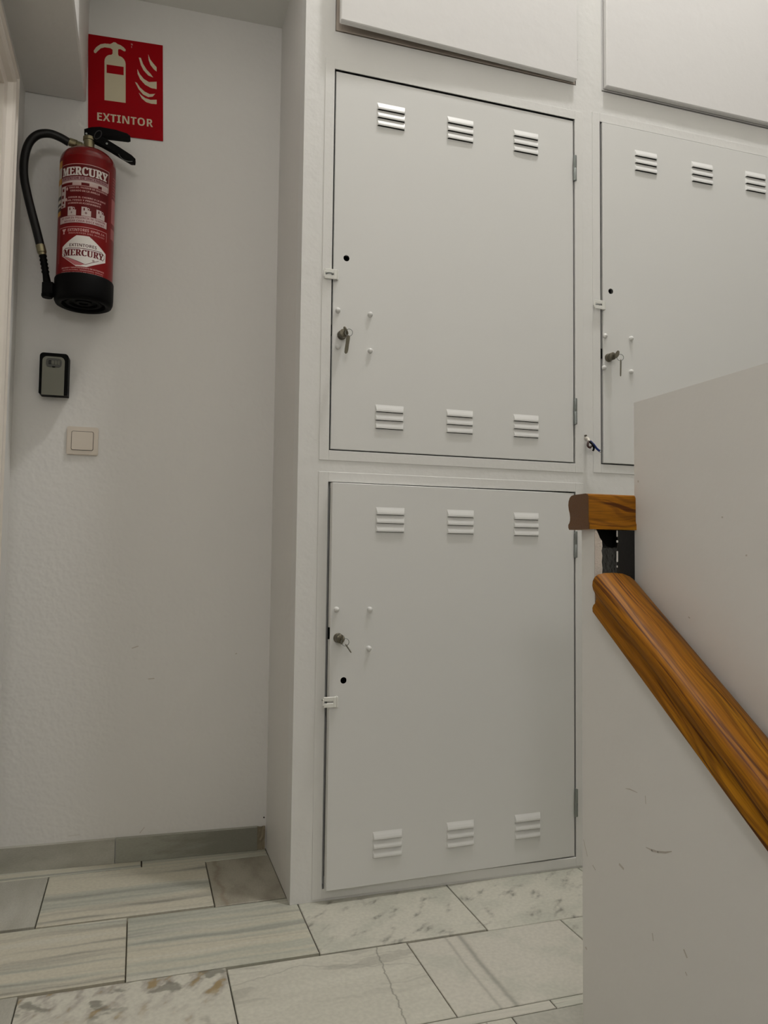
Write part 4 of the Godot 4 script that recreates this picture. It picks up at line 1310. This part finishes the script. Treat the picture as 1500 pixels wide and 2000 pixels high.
func extinguisher():
	var t := thing("fire_extinguisher", "red fire extinguisher with black base and black hose hung on the wall", "fire extinguisher", wb(0.1715, 0.0, 0.084))
	t.rotation.y = WANG
	var r := 0.0735
	var s := Shape.new()
	var prof := [[r, 1.605]]
	for y in [1.70, 1.80, 1.90, 1.958]:
		prof.append([r, y])
	for k in range(1, 9):
		var a := PI * 0.5 * k / 9.0
		prof.append([0.019 + (r - 0.019) * cos(a), 1.958 + 0.040 * sin(a)])
	prof.append([0.019, 1.9985])
	prof.append([0.018, 2.005])
	s.lathe(prof, 64)
	obj("cylinder", s, M.red, t)
	s = Shape.new()
	var a := deg_to_rad(100.0)
	s.lathe([[r + 0.0004, 1.625], [r + 0.0004, 1.955]], 64, Transform3D.IDENTITY, -a, a)
	obj("printed_label", s, label_print(), t)
	s = Shape.new()
	s.lathe([[0.0, 1.568], [0.012, 1.568], [0.013, 1.564], [0.022, 1.564], [0.024, 1.570], [0.036, 1.570], [0.038, 1.563], [0.047, 1.563], [0.049, 1.570], [0.056, 1.570], [0.058, 1.559], [0.066, 1.556], [0.073, 1.559], [0.0765, 1.567], [0.0775, 1.58], [0.0775, 1.623], [0.0765, 1.626], [0.0742, 1.627]], 64)
	obj("base_cup", s, M.black, t)
	# hose holder on the base cup
	s = Shape.new()
	s.box(Vector3(-0.0895, 1.592, 0.012), Vector3(0.031, 0.036, 0.03), 0.004)
	s.lathe([[0.0, 1.568], [0.013, 1.568], [0.0155, 1.572], [0.0155, 1.578]], 24, Transform3D(Basis.IDENTITY, Vector3(-0.092, 0, 0.012)))
	obj("nozzle_holder", s, M.black, t)
	# valve
	s = Shape.new()
	s.lathe([[0.0165, 2.002], [0.0165, 2.012], [0.0145, 2.013], [0.0145, 2.030], [0.0165, 2.031], [0.0165, 2.040], [0.012, 2.043], [0.0, 2.043]], 24)
	var vx := Transform3D(Basis(Vector3.BACK, PI * 0.5 - 0.2), Vector3(-0.006, 2.0105, 0.002))
	s.lathe([[0.0075, 0.0], [0.0075, 0.012], [0.0095, 0.013], [0.0095, 0.024], [0.0085, 0.026], [0.0112, 0.027], [0.0112, 0.046], [0.0, 0.046]], 20, vx)
	obj("valve", s, M.brass, t)
	# levers
	s = Shape.new()
	var lev := [Vector2(-0.012, 2.040), Vector2(-0.013, 2.058), Vector2(0.006, 2.067), Vector2(0.028, 2.0715), Vector2(0.07, 2.0700), Vector2(0.101, 2.0645), Vector2(0.110, 2.0585), Vector2(0.110, 2.0530), Vector2(0.104, 2.0500), Vector2(0.070, 2.0490), Vector2(0.040, 2.0480), Vector2(0.030, 2.0430), Vector2(0.022, 2.034)]
	s.sweep(lev, Vector3(0, 0, -0.011), Vector3(0, 0, 0.022), Vector3.RIGHT, Vector3.UP, 0.8)
	obj("squeeze_lever", s, M.black, t)
	s = Shape.new()
	var han := [Vector2(0.012, 2.030), Vector2(0.020, 2.044), Vector2(0.031, 2.045), Vector2(0.045, 2.040), Vector2(0.080, 2.0225), Vector2(0.116, 2.003), Vector2(0.126, 1.994), Vector2(0.125, 1.985), Vector2(0.114, 1.984), Vector2(0.085, 1.998), Vector2(0.055, 2.013), Vector2(0.034, 2.022)]
	s.sweep(han, Vector3(0, 0, -0.010), Vector3(0, 0, 0.020), Vector3.RIGHT, Vector3.UP, 0.8)
	obj("carry_handle", s, M.black, t)
	# pin with its ring and rivets
	s = Shape.new()
	for q in [Vector2(-0.007, 2.046), Vector2(0.048, 2.026)]:
		s = Shape.new()
		s.lathe([[0.0032, 0.0], [0.0028, 0.0012], [0.0, 0.0016]], 12, Transform3D(Basis(Vector3.RIGHT, PI / 2), Vector3(q.x, q.y, 0.0108)))
		obj("rivet", s, M.zinc, t)
	s = Shape.new()
	var ring := []
	for k in 20:
		var an := TAU * k / 20.0
		ring.append(Vector3(0.024 + cos(an) * 0.011 * 0.85 , 2.046 + sin(an) * 0.010 + cos(an) * 0.006, 0.0135 + 0.002 * sin(an)))
	s.tube(ring, 0.0013, 8, true)
	obj("pin_ring", s, paint(Color(0.16, 0.155, 0.15), 0.35), t)
	s = Shape.new()
	s.tube(smooth_path([Vector3(0.080, 2.0, 0.011), Vector3(0.090, 1.988, 0.012), Vector3(0.103, 1.983, 0.012), Vector3(0.118, 1.985, 0.011)], 5), 0.0007, 6)
	obj("seal_wire", s, M.zinc, t)
	# hose
	s = Shape.new()
	var hose := smooth_path([Vector3(-0.052, 2.0165, 0.004), Vector3(-0.075, 2.0255, 0.008), Vector3(-0.102, 2.0285, 0.014), Vector3(-0.130, 2.0185, 0.018), Vector3(-0.151, 1.991, 0.020), Vector3(-0.161, 1.948, 0.020), Vector3(-0.161, 1.900, 0.020), Vector3(-0.152, 1.852, 0.018), Vector3(-0.139, 1.802, 0.016), Vector3(-0.125, 1.752, 0.014), Vector3(-0.114, 1.710, 0.012)], 6)
	s.tube(hose, 0.0112, 16)
	obj("hose", s, M.rubber, t)
	s = Shape.new()
	s.tube([Vector3(-0.1145, 1.712, 0.012), Vector3(-0.1095, 1.692, 0.012)], 0.0122, 18)
	s.tube([Vector3(-0.1095, 1.693, 0.012), Vector3(-0.1075, 1.685, 0.012)], 0.0098, 18)
	obj("hose_ferrule", s, M.brass, t)
	# ribbed nozzle
	s = Shape.new()
	var np := []
	var nr := []
	for k in 25:
		np.append(Vector3(lerpf(-0.1075, -0.092, k / 24.0), lerpf(1.686, 1.600, k / 24.0), 0.012))
		nr.append((0.0105 if k % 3 == 1 else 0.0085) if k < 15 else lerpf(0.0085, 0.0115, (k - 15) / 9.0))
	s.tube(np, nr, 16)
	obj("nozzle", s, M.black, t)
	# wall bracket behind the neck
	s = Shape.new()
	s.box(Vector3(0, 1.985, -0.0765), Vector3(0.03, 0.07, 0.004), 0.001)
	s.box(Vector3(0, 2.006, -0.050), Vector3(0.022, 0.004, 0.056), 0.001)
	obj("wall_bracket", s, M.zinc, t)

# ---------------------------------------------------------------- odds and ends
func build_small_things():
	# cut cable sticking out of the plaster between the cupboards
	var t := thing("cable_end", "short tuft of cut wires, one blue, in the plaster between two cupboards", "wires", Vector3(1.233, 1.212, 0.0))
	var s := Shape.new()
	s.tube(smooth_path([Vector3(0.0, 0.012, -0.004), Vector3(0.0, 0.008, 0.012), Vector3(-0.001, -0.002, 0.022)], 5), [0.0045, 0.0045, 0.0045, 0.0045, 0.0045, 0.0045, 0.0045, 0.0045, 0.0042, 0.004, 0.0038], 10)
	obj("sheath", s, paint(Color(0.86, 0.84, 0.80), 0.5), t)
	s = Shape.new()
	s.tube(smooth_path([Vector3(0.001, 0.001, 0.020), Vector3(0.010, -0.010, 0.026), Vector3(0.020, -0.022, 0.027), Vector3(0.030, -0.028, 0.026)], 6), 0.0033, 10)
	obj("blue_wire", s, paint(Color(0.06, 0.16, 0.42), 0.35), t)
	s = Shape.new()
	var ring := []
	for k in 14:
		var a := TAU * k / 14.0
		ring.append(Vector3(0.0335 + cos(a) * 0.004, -0.0285 + sin(a) * 0.003, 0.026 + sin(a) * 0.002))
	s.tube(ring, 0.0011, 8, true)
	obj("copper_loop", s, M.zinc, t)
	s = Shape.new()
	s.tube(smooth_path([Vector3(-0.001, 0.0, 0.020), Vector3(-0.008, -0.007, 0.026), Vector3(-0.010, -0.016, 0.028), Vector3(-0.004, -0.021, 0.029), Vector3(0.002, -0.016, 0.027)], 6), 0.0031, 10)
	obj("brown_wire", s, paint(Color(0.20, 0.08, 0.05), 0.4), t)
	s = Shape.new()
	s.tube(smooth_path([Vector3(0.0, -0.002, 0.021), Vector3(0.003, -0.011, 0.030), Vector3(0.008, -0.022, 0.031), Vector3(0.006, -0.030, 0.029)], 6), 0.0028, 10)
	obj("black_wire", s, M.black, t)
	# the screw eye above it
	var e := thing("screw_hook", "tiny grey screw hook just above the cut wires", "hook", Vector3(1.231, 1.2305, 0.0))
	s = Shape.new()
	s.tube([Vector3(0, 0, -0.005), Vector3(0, -0.001, 0.008)], 0.0024, 10)
	obj("shank", s, M.lockm, e)
